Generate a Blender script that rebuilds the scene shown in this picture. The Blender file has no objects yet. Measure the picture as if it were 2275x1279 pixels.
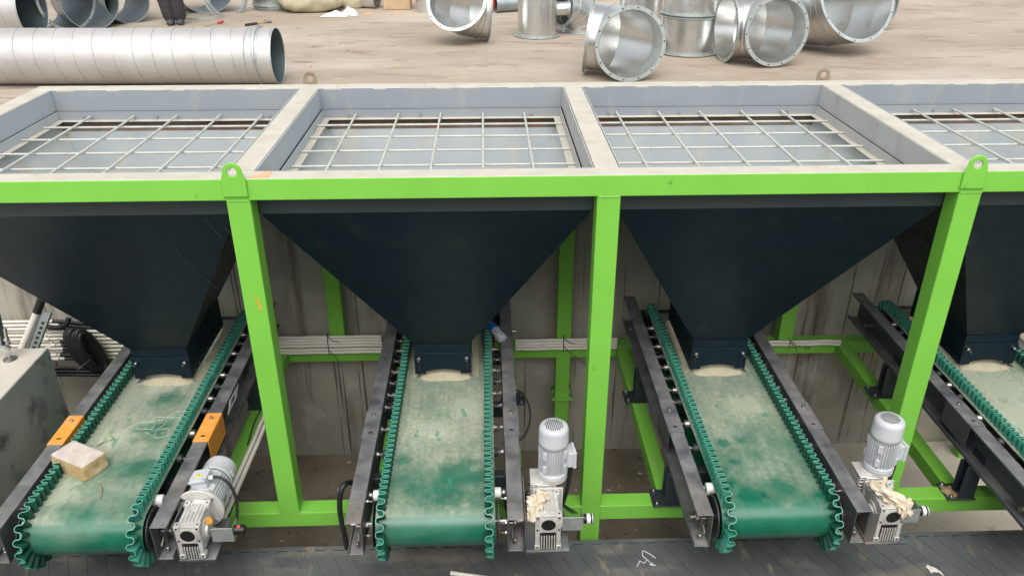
import bpy, bmesh, math, random
from mathutils import Vector, Matrix, Euler
random.seed(7)
R = math.radians
SC = bpy.context.scene
COL = SC.collection

# ------------------------------------------------------------------ camera, sky, sun, exposure
cam_d = bpy.data.cameras.new('camera')
cam = bpy.data.objects.new('camera', cam_d)
COL.objects.link(cam)
cam.location = (-0.7921, -4.9157, 1.7149)
cam.rotation_euler = (R(90 - 27.128), 0, R(-1.836))
cam_d.sensor_width = 36
cam_d.lens = 36 * 1785.83 / 2275
cam_d.clip_start = 0.05
cam_d.clip_end = 500
SC.camera = cam

SUN_ELEV, SUN_AZ = 55, 183          # azimuth clockwise from +Y
w = bpy.data.worlds.new('World'); SC.world = w; w.use_nodes = True
nt = w.node_tree
bg = nt.nodes['Background']
sky = nt.nodes.new('ShaderNodeTexSky'); sky.sky_type = 'NISHITA'; sky.sun_disc = False
sky.sun_elevation = R(SUN_ELEV); sky.sun_rotation = R(SUN_AZ)
sky.air_density = 1.0; sky.dust_density = 3.0
hs = nt.nodes.new('ShaderNodeHueSaturation'); hs.inputs['Saturation'].default_value = 0.22
nt.links.new(sky.outputs[0], hs.inputs['Color']); nt.links.new(hs.outputs[0], bg.inputs['Color'])
bg.inputs['Strength'].default_value = 0.15
sl = bpy.data.lights.new('sun', 'SUN'); sl.energy = 1.3; sl.angle = R(60); sl.color = (1, .955, .89)
sun = bpy.data.objects.new('sun', sl); COL.objects.link(sun)
az, el = R(SUN_AZ), R(SUN_ELEV)
sdir = Vector((math.sin(az) * math.cos(el), math.cos(az) * math.cos(el), math.sin(el)))
sun.rotation_euler = sdir.to_track_quat('Z', 'Y').to_euler(); sun.location = sdir * 30
SC.view_settings.view_transform = 'Standard'; SC.view_settings.look = 'None'
SC.view_settings.gamma = 1; SC.view_settings.exposure = 0.7

# ------------------------------------------------------------------ materials
def lin(r, g, b):
    f = lambda c: (c / 255) / 12.92 if c <= 10 else ((c / 255 + .055) / 1.055) ** 2.4
    return (f(r), f(g), f(b), 1)

def mat(name, a, b=None, rough=.5, metal=0, scale=3, stretch=(1, 1, 1), lo=.35, hi=.65, detail=5,
        spots=None, bump=0, bscale=40, rvar=0, spec=.5, dust=None):
    """a/b mottled by noise in world space; spots = list of (colour, scale, stretch, lo, hi);
    dust = (colour, amount) lying on faces that look up, patchy."""
    m = bpy.data.materials.new(name); m.use_nodes = True
    n = m.node_tree; N = n.nodes; L = n.links
    bs = N['Principled BSDF']
    bs.inputs['Metallic'].default_value = metal
    bs.inputs['Roughness'].default_value = rough
    bs.inputs['Specular IOR Level'].default_value = spec
    geo = N.new('ShaderNodeNewGeometry')
    def noise(scale, stretch, detail=5, rgh=.55):
        mp = N.new('ShaderNodeMapping'); mp.inputs['Scale'].default_value = stretch
        L.new(geo.outputs['Position'], mp.inputs['Vector'])
        t = N.new('ShaderNodeTexNoise'); t.inputs['Scale'].default_value = scale
        t.inputs['Detail'].default_value = detail; t.inputs['Roughness'].default_value = rgh
        L.new(mp.outputs[0], t.inputs['Vector'])
        return t.outputs['Fac']
    def ramp(fac, lo, hi):
        r = N.new('ShaderNodeMapRange'); r.inputs['From Min'].default_value = lo; r.inputs['From Max'].default_value = hi
        L.new(fac, r.inputs['Value']); return r.outputs[0]
    def mix(f, c1, c2):
        x = N.new('ShaderNodeMix'); x.data_type = 'RGBA'
        L.new(f, x.inputs['Factor'])
        for s, c in ((6, c1), (7, c2)):
            if isinstance(c, tuple): x.inputs[s].default_value = c
            else: L.new(c, x.inputs[s])
        return x.outputs[2]
    b = b or a
    col = mix(ramp(noise(scale, stretch, detail), lo, hi), a, b)
    for sp in (spots or []):
        col = mix(ramp(noise(sp[1], sp[2]), sp[3], sp[4]), col, sp[0])
    if dust:
        sx = N.new('ShaderNodeSeparateXYZ'); L.new(geo.outputs['Normal'], sx.inputs[0])
        up = ramp(sx.outputs['Z'], .3, .95)
        mu = N.new('ShaderNodeMath'); mu.operation = 'MULTIPLY'
        L.new(up, mu.inputs[0]); L.new(ramp(noise(6, (1, 1, 1), 6), dust[1], dust[2]), mu.inputs[1])
        col = mix(mu.outputs[0], col, dust[0])
    L.new(col, bs.inputs['Base Color'])
    if rvar:
        rr = N.new('ShaderNodeMapRange'); rr.inputs['To Min'].default_value = max(0.02, rough - rvar); rr.inputs['To Max'].default_value = rough + rvar
        rr.inputs['From Min'].default_value = .3; rr.inputs['From Max'].default_value = .7
        L.new(noise(9, (1, 1, 1), 6), rr.inputs['Value']); L.new(rr.outputs[0], bs.inputs['Roughness'])
    if bump:
        bp = N.new('ShaderNodeBump'); bp.inputs['Strength'].default_value = bump; bp.inputs['Distance'].default_value = .01
        L.new(noise(bscale, (1, 1, 1), 4), bp.inputs['Height']); L.new(bp.outputs[0], bs.inputs['Normal'])
    m['_'] = 1
    return m

M = {}
M['green'] = mat('green_paint', (.190, .51, .064, 1), (.175, .47, .056, 1), .40, scale=2, rvar=.06, bump=.03, bscale=60,
                 spots=[((.10, .30, .035, 1), 14, (1, 1, .4), .66, .74), ((.09, .10, .03, 1), 55, (1, 1, 1), .735, .76)], dust=((.26, .38, .14, 1), .5, .9))
M['cream'] = mat('cream_paint', (.50, .475, .40, 1), (.42, .39, .325, 1), .6, scale=5, lo=.4, hi=.75, rvar=.06,
                 spots=[((.36, .29, .20, 1), 9, (1, 1, 1), .62, .74), ((.22, .10, .045, 1), 22, (1, 1, 1), .72, .76)])
M['panel'] = mat('grey_blue_paint', (.225, .25, .275, 1), (.255, .28, .30, 1), .5, scale=1.5, rvar=.08,
                 spots=[((.30, .31, .30, 1), 6, (1, 1, .3), .58, .75), ((.25, .13, .06, 1), 20, (1, 1, .6), .735, .77)])
M['panel_l'] = mat('lit_grey_blue_paint', (.38, .43, .465, 1), (.43, .47, .49, 1), .5, scale=1.5, spots=[((.33, .36, .37, 1), 5, (1, 1, .3), .6, .75)])  # brighter copy of the liner paint, light on the left side put in
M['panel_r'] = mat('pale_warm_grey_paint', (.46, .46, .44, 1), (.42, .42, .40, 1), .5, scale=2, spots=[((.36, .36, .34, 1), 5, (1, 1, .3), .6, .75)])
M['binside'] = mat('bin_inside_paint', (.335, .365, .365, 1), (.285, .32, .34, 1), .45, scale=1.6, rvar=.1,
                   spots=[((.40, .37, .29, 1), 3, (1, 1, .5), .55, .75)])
M['binlight'] = mat('bin_inside_lit_paint', (.50, .53, .52, 1), (.44, .47, .47, 1), .5, scale=2, spots=[((.46, .45, .38, 1), 4, (1, 1, .5), .55, .75)])  # brighter copy of the inside paint, light on the side slopes put in
M['rust'] = mat('rusty_shaded_steel', (.10, .058, .038, 1), (.16, .13, .105, 1), .8, scale=4, stretch=(1, 1, .5),
                spots=[((.17, .075, .03, 1), 5, (1, 1, 1), .55, .65)])  # strip below the back ledge: rust, with its shade put in the colour
M['lugrust'] = mat('rusty_lug', (.22, .195, .145, 1), (.22, .12, .055, 1), .75, scale=9, lo=.5, hi=.68)
M['bar'] = mat('bar_paint', (.52, .53, .48, 1), (.44, .44, .39, 1), .5, scale=12,
               spots=[((.25, .17, .11, 1), 30, (1, 1, 1), .66, .74)])
M['navy'] = mat('dark_navy_paint', (.004, .012, .020, 1), (.006, .015, .024, 1), .40, scale=2, rvar=.08, spec=.2,
                spots=[((.009, .020, .020, 1), 1.2, (1, 1, .6), .5, .75), ((.016, .026, .028, 1), 5, (1, 1, .22), .60, .80), ((.03, .036, .032, 1), 70, (1, 1, 1), .74, .78)])
M['navy2'] = mat('navy_lip_paint', (.030, .042, .044, 1), (.036, .05, .05, 1), .5, scale=3)
M['rail'] = mat('charcoal_paint', (.062, .070, .082, 1), (.088, .093, .10, 1), .45, scale=3, rvar=.1,
                spots=[((.16, .135, .105, 1), 2.2, (1, 1, 1), .56, .72), ((.05, .052, .058, 1), 14, (1, 1, 1), .6, .7)],
                dust=((.26, .25, .245, 1), .30, .8))  # dust on the rail tops, strengthened to paint in the sky's reflection too
M['dark'] = mat('dark_steel', (.018, .022, .027, 1), (.03, .034, .038, 1), .5, scale=6)
M['bracket'] = mat('dark_bracket_paint', (.016, .024, .03, 1), (.028, .036, .042, 1), .45, scale=4, dust=((.09, .08, .065, 1), .5, .75))
M['mud'] = mat('dried_mud', (.25, .17, .09, 1), (.33, .25, .15, 1), .9, scale=20, bump=.5)
M['orange'] = mat('orange_paint', (.80, .34, .05, 1), (.72, .29, .04, 1), .45, scale=4, dust=((.75, .42, .16, 1), .45, .8))
M['bolt'] = mat('zinc_bolt', (.62, .62, .60, 1), (.50, .50, .50, 1), .3, 1, scale=30)
M['steel'] = mat('worn_steel', (.42, .41, .39, 1), (.26, .24, .22, 1), .38, .9, scale=18)
M['teal'] = mat('teal_rubber', (.03, .24, .165, 1), (.055, .29, .21, 1), .5, scale=8, spots=[((.14, .34, .26, 1), 5, (1, 1, 1), .52, .78)])
M['tealrim'] = mat('teal_rubber_rim', (.11, .38, .28, 1), (.18, .42, .32, 1), .6, scale=20)
M['rubber'] = mat('black_rubber', (.075, .080, .088, 1), (.11, .115, .12, 1), .55, scale=3, rvar=.1,
                  spots=[((.26, .225, .18, 1), 1.7, (.5, 1.6, 1), .54, .72), ((.30, .24, .17, 1), 9, (1, .4, 1), .62, .78)])
M['cream_pvc'] = mat('white_pvc', (.78, .74, .66, 1), (.70, .66, .58, 1), .4, scale=4)
M['hose'] = mat('black_hose', (.012, .013, .014, 1), (.02, .022, .023, 1), .45, scale=8)
M['tie'] = mat('cable_tie', (.01, .01, .01, 1), rough=.5)
M['motor'] = mat('pale_grey_motor_paint', (.56, .58, .60, 1), (.50, .525, .55, 1), .38, scale=6, rvar=.05)
M['fan'] = mat('fan_cover_paint', (.52, .535, .555, 1), (.48, .49, .515, 1), .32, scale=6)
M['cast'] = mat('cast_aluminium', (.66, .65, .61, 1), (.52, .51, .48, 1), .42, .25, scale=14, rvar=.1, bump=.15, bscale=120)
M['black'] = mat('black_plastic', (.012, .012, .013, 1), rough=.4)
M['white'] = mat('white_plastic', (.75, .75, .74, 1), (.66, .66, .65, 1), .45, scale=10)
M['rag'] = mat('cream_foam', (.62, .50, .34, 1), (.70, .63, .52, 1), .9, scale=14, bump=.6, bscale=60)
M['galv'] = mat('galvanised_steel', (.60, .615, .60, 1), (.68, .69, .67, 1), .31, .95, scale=2.5, rvar=.05)
M['galvflange'] = mat('galvanised_flange', (.40, .45, .44, 1), (.50, .54, .52, 1), .42, .6, scale=14)
M['galvmatt'] = mat('matt_galvanised_strip', (.46, .445, .43, 1), (.54, .525, .51, 1), .52, .55, scale=2, stretch=(1, .3, 1), rvar=.06)
M['seam'] = mat('seam_metal', (.33, .34, .33, 1), (.42, .43, .42, 1), .45, .6, scale=9)
M['dullgalv'] = mat('dull_galvanised', (.30, .35, .37, 1), (.38, .43, .45, 1), .38, .85, scale=7, rvar=.06)
M['inside'] = mat('dim_duct_inside', (.11, .15, .165, 1), (.15, .19, .20, 1), .5, .5, scale=4)  # dark surroundings mirrored inside the ducts are painted in as a darker metal
M['concrete'] = mat('pit_concrete', (.30, .285, .235, 1), (.42, .40, .34, 1), .85, scale=1.1, bump=.25, bscale=25, detail=8,
                    spots=[((.20, .17, .14, 1), 3.4, (1, 1, .10), .55, .64), ((.085, .072, .058, 1), 24, (1, 1, .018), .60, .65),
                           ((.58, .55, .50, 1), 1.6, (1, 1, .6), .6, .8)])
M['plinth_top'] = mat('plinth_cement', (.76, .70, .60, 1), (.69, .63, .54, 1), .8, scale=3, bump=.2)
M['plinth_side'] = mat('plinth_steel_sheet', (.30, .33, .31, 1), (.38, .40, .37, 1), .5, scale=2.5, stretch=(1, 1, .7),
                       spots=[((.07, .078, .08, 1), 3, (1, 1, 1), .55, .7)])
M['slab'] = mat('dusty_slab', (.46, .41, .34, 1), (.54, .49, .42, 1), .9, scale=2.5, bump=.3, detail=8, spots=[((.30, .25, .20, 1), 5, (1, 1, 1), .58, .7)])
M['dirt'] = mat('pit_dirt', (.17, .14, .10, 1), (.26, .22, .17, 1), .95, scale=2, bump=.6, bscale=20, detail=8,
                spots=[((.30, .26, .21, 1), 4, (1, 1, 1), .6, .75), ((.10, .08, .06, 1), 7, (1, 1, 1), .6, .7)])
M['ground'] = mat('dusty_ground', (.365, .30, .235, 1), (.305, .245, .185, 1), .92, scale=.8, detail=9, bump=.25, bscale=9,
                  stretch=(.6, 1, 1),
                  spots=[((.43, .375, .305, 1), .5, (.6, 1.6, 1), .47, .66), ((.22, .155, .11, 1), 5, (.35, 1.3, 1), .56, .74),
                         ((.17, .12, .085, 1), 28, (.5, 1, 1), .70, .75), ((.47, .41, .33, 1), 9, (.3, 1.5, 1), .60, .75)])
M['sand'] = mat('sand', (.39, .36, .25, 1), (.46, .41, .29, 1), .95, scale=14, bump=.4)
M['chalk'] = mat('chalk', (.42, .55, .42, 1), rough=.9)
M['yellow'] = mat('yellow_label', (.80, .62, .04, 1), rough=.5)
M['red'] = mat('red_plastic', (.45, .05, .05, 1), rough=.4)
M['redlabel'] = mat('red_label', (.75, .10, .08, 1), rough=.4)
M['blue'] = mat('blue_plastic', (.02, .14, .50, 1), rough=.35)
M['brick'] = mat('pale_brick', (.50, .36, .17, 1), (.42, .29, .14, 1), .9, scale=12, bump=.5, bscale=50,
                 spots=[((.66, .55, .38, 1), 9, (1, 1, 1), .5, .7)])
M['bricktop'] = mat('brick_dusty_top', (.50, .43, .39, 1), (.60, .53, .48, 1), .9, scale=14, bump=.5, bscale=50)
M['tarp'] = mat('olive_tarp', (.42, .38, .25, 1), (.50, .46, .32, 1), .7, scale=3, bump=.3, bscale=12)
M['sheet'] = mat('white_sheet', (.72, .68, .64, 1), (.62, .58, .55, 1), .6, scale=10)
M['trouser'] = mat('dark_trousers', (.028, .026, .032, 1), (.045, .04, .045, 1), .85, scale=12)
M['jacket'] = mat('dark_jacket', (.03, .045, .07, 1), rough=.85)
M['shoe'] = mat('dark_shoe', (.03, .036, .042, 1), (.06, .065, .07, 1), .6, scale=20)
M['skin'] = mat('skin', (.48, .29, .20, 1), rough=.6)
M['hair'] = mat('hair', (.012, .01, .009, 1), rough=.6)
M['card'] = mat('cardboard', (.42, .28, .16, 1), (.50, .36, .23, 1), .85, scale=10)
M['straw'] = mat('dry_straw', (.66, .55, .36, 1), rough=.9)
M['scrap'] = mat('dark_grit', (.13, .09, .065, 1), (.2, .15, .11, 1), .95, scale=30)
M['leaf'] = mat('grey_green_leaf', (.26, .32, .20, 1), (.36, .40, .28, 1), .7, scale=20)
M['teald'] = mat('shaded_outer_rubber', (.004, .065, .038, 1), (.008, .085, .052, 1), .5, scale=8)  # darker copy of the teal, shade beside the rails put in its colour
M['wood'] = mat('wood_handle', (.40, .27, .12, 1), rough=.6)

def clear_plastic():
    m = bpy.data.materials.new('clear_plastic'); m.use_nodes = True
    b = m.node_tree.nodes['Principled BSDF']
    b.inputs['Transmission Weight'].default_value = .6; b.inputs['Roughness'].default_value = .08
    b.inputs['Base Color'].default_value = (.85, .9, .95, 1); b.inputs['IOR'].default_value = 1.3
    return m
M['clear'] = clear_plastic()

def belt_material():
    """green rubber under patchy pale dust; the dust thins out where the belt has turned over the front drum"""
    m = bpy.data.materials.new('dusty_green_belt'); m.use_nodes = True
    n = m.node_tree; N = n.nodes; L = n.links; bs = N['Principled BSDF']
    geo = N.new('ShaderNodeNewGeometry'); sx = N.new('ShaderNodeSeparateXYZ'); L.new(geo.outputs['Position'], sx.inputs[0])
    def noise(sc, st, d=6, loc=(0, 0, 0), rgh=.55):
        mp = N.new('ShaderNodeMapping'); mp.inputs['Scale'].default_value = st; mp.inputs['Location'].default_value = loc
        L.new(geo.outputs['Position'], mp.inputs['Vector'])
        t = N.new('ShaderNodeTexNoise'); t.inputs['Scale'].default_value = sc; t.inputs['Detail'].default_value = d
        t.inputs['Roughness'].default_value = rgh
        L.new(mp.outputs[0], t.inputs['Vector']); return t.outputs['Fac']
    def rng(f, a, b, c=0, d=1):
        r = N.new('ShaderNodeMapRange'); 
        for i, v in zip(('From Min', 'From Max', 'To Min', 'To Max'), (a, b, c, d)): r.inputs[i].default_value = v
        L.new(f, r.inputs['Value']); return r.outputs[0]
    def mth(op, a, b):
        x = N.new('ShaderNodeMath'); x.operation = op
        for i, v in enumerate((a, b)):
            if isinstance(v, (int, float)): x.inputs[i].default_value = v
            else: L.new(v, x.inputs[i])
        return x.outputs[0]
    def mix(f, c1, c2):
        x = N.new('ShaderNodeMix'); x.data_type = 'RGBA'; L.new(f, x.inputs['Factor'])
        for s, c in ((6, c1), (7, c2)):
            if isinstance(c, tuple): x.inputs[s].default_value = c
            else: L.new(c, x.inputs[s])
        return x.outputs[2]
    base = mix(rng(noise(6, (1, 1, 1)), .35, .65), (.006, .115, .066, 1), (.012, .15, .09, 1))
    big = noise(1.55, (1, 1, 1), 5, (3.1, .4, 0), .6)
    y = rng(sx.outputs['Y'], -.75, .5, -.10, .22)           # more dust away from the drum
    patch = rng(mth('ADD', big, y), .36, .62)
    fine = rng(noise(26, (1, 1, 1), 6), .25, .75, .55, 1.15)
    thin = rng(noise(5, (2.2, .8, 1), 5), .3, .6, .72, 1)
    dust_sheen = rng(sx.outputs['Z'], -2.222, -2.212, .05, .98)  # stays full over the first bend: sky reflection painted there as a pale band
    d = mth('MULTIPLY', mth('MULTIPLY', patch, fine), mth('MULTIPLY', thin, dust_sheen))
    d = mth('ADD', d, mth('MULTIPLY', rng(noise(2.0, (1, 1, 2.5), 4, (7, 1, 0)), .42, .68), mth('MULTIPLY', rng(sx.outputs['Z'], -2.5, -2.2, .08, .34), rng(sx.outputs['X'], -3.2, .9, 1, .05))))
    dustc = mix(rng(noise(2.3, (1, 1, 1), 4, (9, 2, 0)), .35, .65), (.36, .37, .285, 1), (.29, .33, .26, 1))
    dustc = mix(rng(noise(45, (1.5, .6, 1), 5), .58, .76, 0, .4), dustc, (.17, .19, .14, 1))
    streak = rng(noise(11, (2.6, .22, 1), 5, (2, 0, 5)), .38, .62, .86, 1.08)
    d = mth('MULTIPLY', d, streak)
    # patches where the dust was rubbed off, thicker pale drifts, and painted glare on the rightmost belt: each a ragged blotch at its own place
    wob = noise(9, (1, 1, 1), 4, (4, 4, 0), .6)
    def blotch(cx, cy, r):
        dx = mth('SUBTRACT', sx.outputs['X'], cx); dy = mth('SUBTRACT', sx.outputs['Y'], cy)
        dist = mth('SQRT', mth('ADD', mth('MULTIPLY', dx, dx), mth('MULTIPLY', dy, dy)), 0)
        return rng(mth('ADD', dist, mth('MULTIPLY', mth('SUBTRACT', wob, .5), r * 2.4)), r * .45, r * 1.35, 1, 0)
    off = None
    for q in BARE:
        b_ = blotch(*q); off = b_ if off is None else mth('MAXIMUM', off, b_)
    d = mth('MULTIPLY', d, mth('SUBTRACT', 1.0, mth('MULTIPLY', off, mth('ADD', mth('MULTIPLY', fine, .5), .35))))
    on = None
    for q in DRIFT_GLARE:
        b_ = blotch(*q); on = b_ if on is None else mth('MAXIMUM', on, b_)
    dustc = mix(mth('MULTIPLY', on, .75), dustc, (.47, .49, .37, 1))
    d = mth('MAXIMUM', d, mth('MULTIPLY', on, .8))
    cl = N.new('ShaderNodeClamp'); L.new(d, cl.inputs['Value'])
    c = mix(cl.outputs[0], base, dustc)
    # smudges where the dust was wiped off
    wipe = rng(noise(7, (1.6, .7, 1), 3, (1, 5, 2), .4), .66, .70, 0, .65)
    c = mix(mth('MULTIPLY', wipe, rng(sx.outputs['Z'], -2.21, -2.19)), c, (.05, .24, .155, 1))
    speck = rng(noise(60, (1, 1, 1), 2), .73, .76, 0, .5)
    c = mix(speck, c, (.12, .13, .09, 1))
    L.new(c, bs.inputs['Base Color'])
    L.new(rng(cl.outputs[0], 0, .8, .30, .62), bs.inputs['Roughness'])
    bp = N.new('ShaderNodeBump'); bp.inputs['Strength'].default_value = .12; bp.inputs['Distance'].default_value = .005
    L.new(noise(30, (1, 1, 1), 4), bp.inputs['Height']); L.new(bp.outputs[0], bs.inputs['Normal'])
    return m
BARE = [(-3.51, .76, .12), (-3.46, .30, .16), (-3.36, -.15, .14), (-.99, -.30, .20), (-1.1, -.48, .2), (-1.46, -.10, .07), (1.30, -.50, .10), (1.02, -.20, .05), (1.0, .02, .06), (1.15, .05, .05)]
DRIFT_GLARE = [(3.50, .25, .75), (3.5, -.5, .6), (3.6, .7, .5), (-3.80, .22, .16), (-3.88, -.38, .17), (-3.60, .95, .14), (-1.3, .25, .2), (-1.0, .6, .2), (1.3, .5, .2)]  # entries on the rightmost belt paint glare, the others are dust drifts
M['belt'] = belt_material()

# ------------------------------------------------------------------ mesh builder
ORG = {}
class MB:
    def __init__(s): s.v = []; s.f = []; s.m = []; s.cur = 0
    def mi(s, i): s.cur = i; return s
    def add(s, vs, fs):
        o = len(s.v); s.v += [Vector(v) for v in vs]
        for f in fs: s.f.append([i + o for i in f]); s.m.append(s.cur)
        return s
    def box(s, x0, x1, y0, y1, z0, z1):
        vs = [(x, y, z) for z in (z0, z1) for y in (y0, y1) for x in (x0, x1)]
        return s.add(vs, [(0, 2, 3, 1), (4, 5, 7, 6), (0, 1, 5, 4), (2, 6, 7, 3), (0, 4, 6, 2), (1, 3, 7, 5)])
    def obox(s, c, ax, ay, az):
        """box at centre c with half-axis vectors"""
        c, ax, ay, az = map(Vector, (c, ax, ay, az))
        vs = [c + i * ax + j * ay + k * az for k in (-1, 1) for j in (-1, 1) for i in (-1, 1)]
        return s.add(vs, [(0, 2, 3, 1), (4, 5, 7, 6), (0, 1, 5, 4), (2, 6, 7, 3), (0, 4, 6, 2), (1, 3, 7, 5)])
    def tube(s, pts, r, n=10, caps=True, closed=False):
        pts = [Vector(p) for p in pts]; k = len(pts)
        rs = r if isinstance(r, (list, tuple)) else [r] * k
        up = None; rings = []
        for i, p in enumerate(pts):
            a = pts[(i - 1) % k] if (i or closed) else p
            b = pts[(i + 1) % k] if (i < k - 1 or closed) else p
            d = (b - a).normalized()
            if up is None:
                up = Vector((0, 0, 1)) if abs(d.z) < .9 else Vector((1, 0, 0))
            up = (up - d * up.dot(d)).normalized(); side = d.cross(up)
            rings.append([p + rs[i] * (math.cos(t) * up + math.sin(t) * side) for t in (2 * math.pi * j / n for j in range(n))])
        vs = [v for q in rings for v in q]; fs = []
        for i in range(k - (0 if closed else 1)):
            for j in range(n):
                a = i * n + j; b = i * n + (j + 1) % n; c = ((i + 1) % k) * n + (j + 1) % n; d = ((i + 1) % k) * n + j
                fs.append((a, b, c, d))
        if caps and not closed:
            fs.append(tuple(range(n - 1, -1, -1))); fs.append(tuple((k - 1) * n + j for j in range(n)))
        return s.add(vs, fs)
    def cyl(s, a, b, r, n=20, r2=None):
        return s.tube([a, b], [r, r2 if r2 is not None else r], n)
    def lathe(s, prof, o, d, n=32, closed=False):
        """prof: list of (radius, distance along d)"""
        o = Vector(o); d = Vector(d).normalized()
        u = d.orthogonal().normalized(); w_ = d.cross(u)
        vs = []
        for (r, h) in prof:
            for j in range(n):
                t = 2 * math.pi * j / n
                vs.append(o + d * h + r * (math.cos(t) * u + math.sin(t) * w_))
        k = len(prof); fs = []
        for i in range(k - (0 if closed else 1)):
            i2 = (i + 1) % k
            for j in range(n):
                fs.append((i * n + j, i * n + (j + 1) % n, i2 * n + (j + 1) % n, i2 * n + j))
        return s.add(vs, fs)
    def prism(s, poly, o, u, v, w_):
        """polygon (a,b) -> o + a*u + b*v, extruded by vector w_"""
        o, u, v, w_ = map(Vector, (o, u, v, w_)); n = len(poly)
        vs = [o + a * u + b * v for a, b in poly] + [o + a * u + b * v + w_ for a, b in poly]
        return s.add(vs, [tuple(range(n - 1, -1, -1)), tuple(range(n, 2 * n))] + [(i, (i + 1) % n, n + (i + 1) % n, n + i) for i in range(n)])
    def grid(s, fn, nu, nv):
        vs = [fn(i / nu, j / nv) for j in range(nv + 1) for i in range(nu + 1)]
        return s.add(vs, [(j * (nu + 1) + i, j * (nu + 1) + i + 1, (j + 1) * (nu + 1) + i + 1, (j + 1) * (nu + 1) + i) for j in range(nv) for i in range(nu)])
    def build(s, name, mats, parent=None, loc=None, bevel=0, smooth=None, solid=0, fix=True, seg=1, rim=None):
        if not isinstance(mats, (list, tuple)): mats = [mats]
        org = ORG.get(parent.name, Vector((0, 0, 0))) if parent else (Vector(loc) if loc is not None else Vector((0, 0, 0)))
        me = bpy.data.meshes.new(name)
        me.from_pydata([v - org for v in s.v], [], s.f)
        for m in mats: me.materials.append(m)
        me.polygons.foreach_set('material_index', s.m)
        if fix:
            bm = bmesh.new(); bm.from_mesh(me); bmesh.ops.recalc_face_normals(bm, faces=bm.faces); bm.to_mesh(me); bm.free()
        if smooth is not None:
            me.polygons.foreach_set('use_smooth', [True] * len(me.polygons))
            me.set_sharp_from_angle(angle=R(smooth))
        me.update()
        o = bpy.data.objects.new(name, me); COL.objects.link(o)
        if parent: o.parent = parent; ORG[o.name] = org
        else: o.location = org; ORG[o.name] = org
        if solid:
            md = o.modifiers.new('solid', 'SOLIDIFY'); md.thickness = solid; md.offset = 0
            if rim is not None: md.material_offset_rim = rim
        if bevel:
            md = o.modifiers.new('bevel', 'BEVEL'); md.width = bevel; md.segments = seg; md.limit_method = 'ANGLE'; md.angle_limit = R(50)
            md.harden_normals = False
        return o

def thing(name, label, cat, loc=(0, 0, 0), group=None):
    o = bpy.data.objects.new(name, None); COL.objects.link(o)
    o.empty_display_size = .1; o.location = loc; ORG[o.name] = Vector(loc)
    o['label'] = label; o['category'] = cat
    if group: o['group'] = group
    return o
def tag(o, label, cat, group=None):
    o['label'] = label; o['category'] = cat
    if group: o['group'] = group
    return o
def struct(o, kind='structure'): o['kind'] = kind; return o
def copy_tree(o, parent=None):
    c = o.copy(); COL.objects.link(c)
    if parent: c.parent = parent
    for ch in list(o.children): copy_tree(ch, c)
    return c

def bez(p0, p1, p2, p3, n=14):
    p0, p1, p2, p3 = map(Vector, (p0, p1, p2, p3)); out = []
    for i in range(n + 1):
        t = i / n; out.append((1 - t) ** 3 * p0 + 3 * t * (1 - t) ** 2 * p1 + 3 * t * t * (1 - t) * p2 + t ** 3 * p3)
    return out

ZG = -0.30       # shop floor
ZF = -4.44       # pit floor
# ------------------------------------------------------------------ setting
def grd(x0, x1, y0, y1, nx, ny, z, amp):
    random.seed(3)
    def fn(a, b):
        x = x0 + (x1 - x0) * a; y = y0 + (y1 - y0) * b
        h = amp * (math.sin(x * 1.7 + y * .6) + math.sin(y * 2.3 - x * .8) + math.sin(x * 3.9 + 1) * .5) if 0 < a < 1 and 0 < b < 1 else 0
        return (x, y, z + h)
    return fn
mb = MB(); mb.grid(grd(-40, 40, 2.80, 70, 90, 90, ZG, .004), 90, 90)
struct(mb.build('ground', M['ground'], smooth=60))
mb = MB(); mb.box(-40, 40, -40, -4.3, ZG - .3, ZG)
mb.box(-40, -13, -4.3, 2.8, ZG - .3, ZG); mb.box(13, 40, -4.3, 2.8, ZG - .3, ZG)
struct(mb.build('near_ground', M['ground']))
mb = MB(); mb.grid(grd(-13, 13, -4.3, 2.8, 120, 40, ZF, .012), 120, 40)
struct(mb.build('pit_floor', M['dirt'], smooth=60))
mb = MB(); mb.grid(grd(2.85, 12.5, -4.2, 2.79, 30, 20, ZF + .022, .003), 30, 20)
struct(mb.build('pit_slab', M['slab'], smooth=60))
mb = MB(); mb.box(-13, 13, 2.80, 3.1, -5, ZG - .004)
tag(mb.build('pit_wall', M['concrete']), 'stained cast concrete pit wall behind the green frame', 'wall')
mb = MB(); mb.box(-13, 13, -4.6, -4.3, -5, ZG - .3)
tag(mb.build('pit_wall', M['concrete']), 'concrete pit wall on the near side below the viewer', 'wall')

# loose grit on the floors: one uncountable object each
def grit(name, n, fx, fy, z, m, s0, s1):
    mb = MB()
    for _ in range(n):
        x = random.uniform(*fx); y = random.uniform(*fy); s = random.uniform(s0, s1)
        a = random.uniform(0, 3.14); c, sn = math.cos(a), math.sin(a)
        e = random.uniform(.5, 2.2)
        vs = [(x + c * s * e, y + sn * s * e, z), (x - sn * s, y + c * s, z), (x - c * s * e, y - sn * s * e, z), (x + sn * s, y - c * s, z),
              (x + s * .2, y, z + s * .8)]
        mb.add(vs, [(0, 1, 4), (1, 2, 4), (2, 3, 4), (3, 0, 4)])
    return struct(mb.build(name, m), 'stuff')
grit('grit', 260, (-7, 9), (3.4, 11), ZG + .001, M['scrap'], .004, .012)
grit('pit_grit', 320, (-5, 6), (0.4, 2.75), ZF + .005, M['scrap'], .006, .02)
grit('pale_chips', 200, (-5, 6), (0.4, 2.75), ZF + .01, M['cream'], .008, .025)

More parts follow.
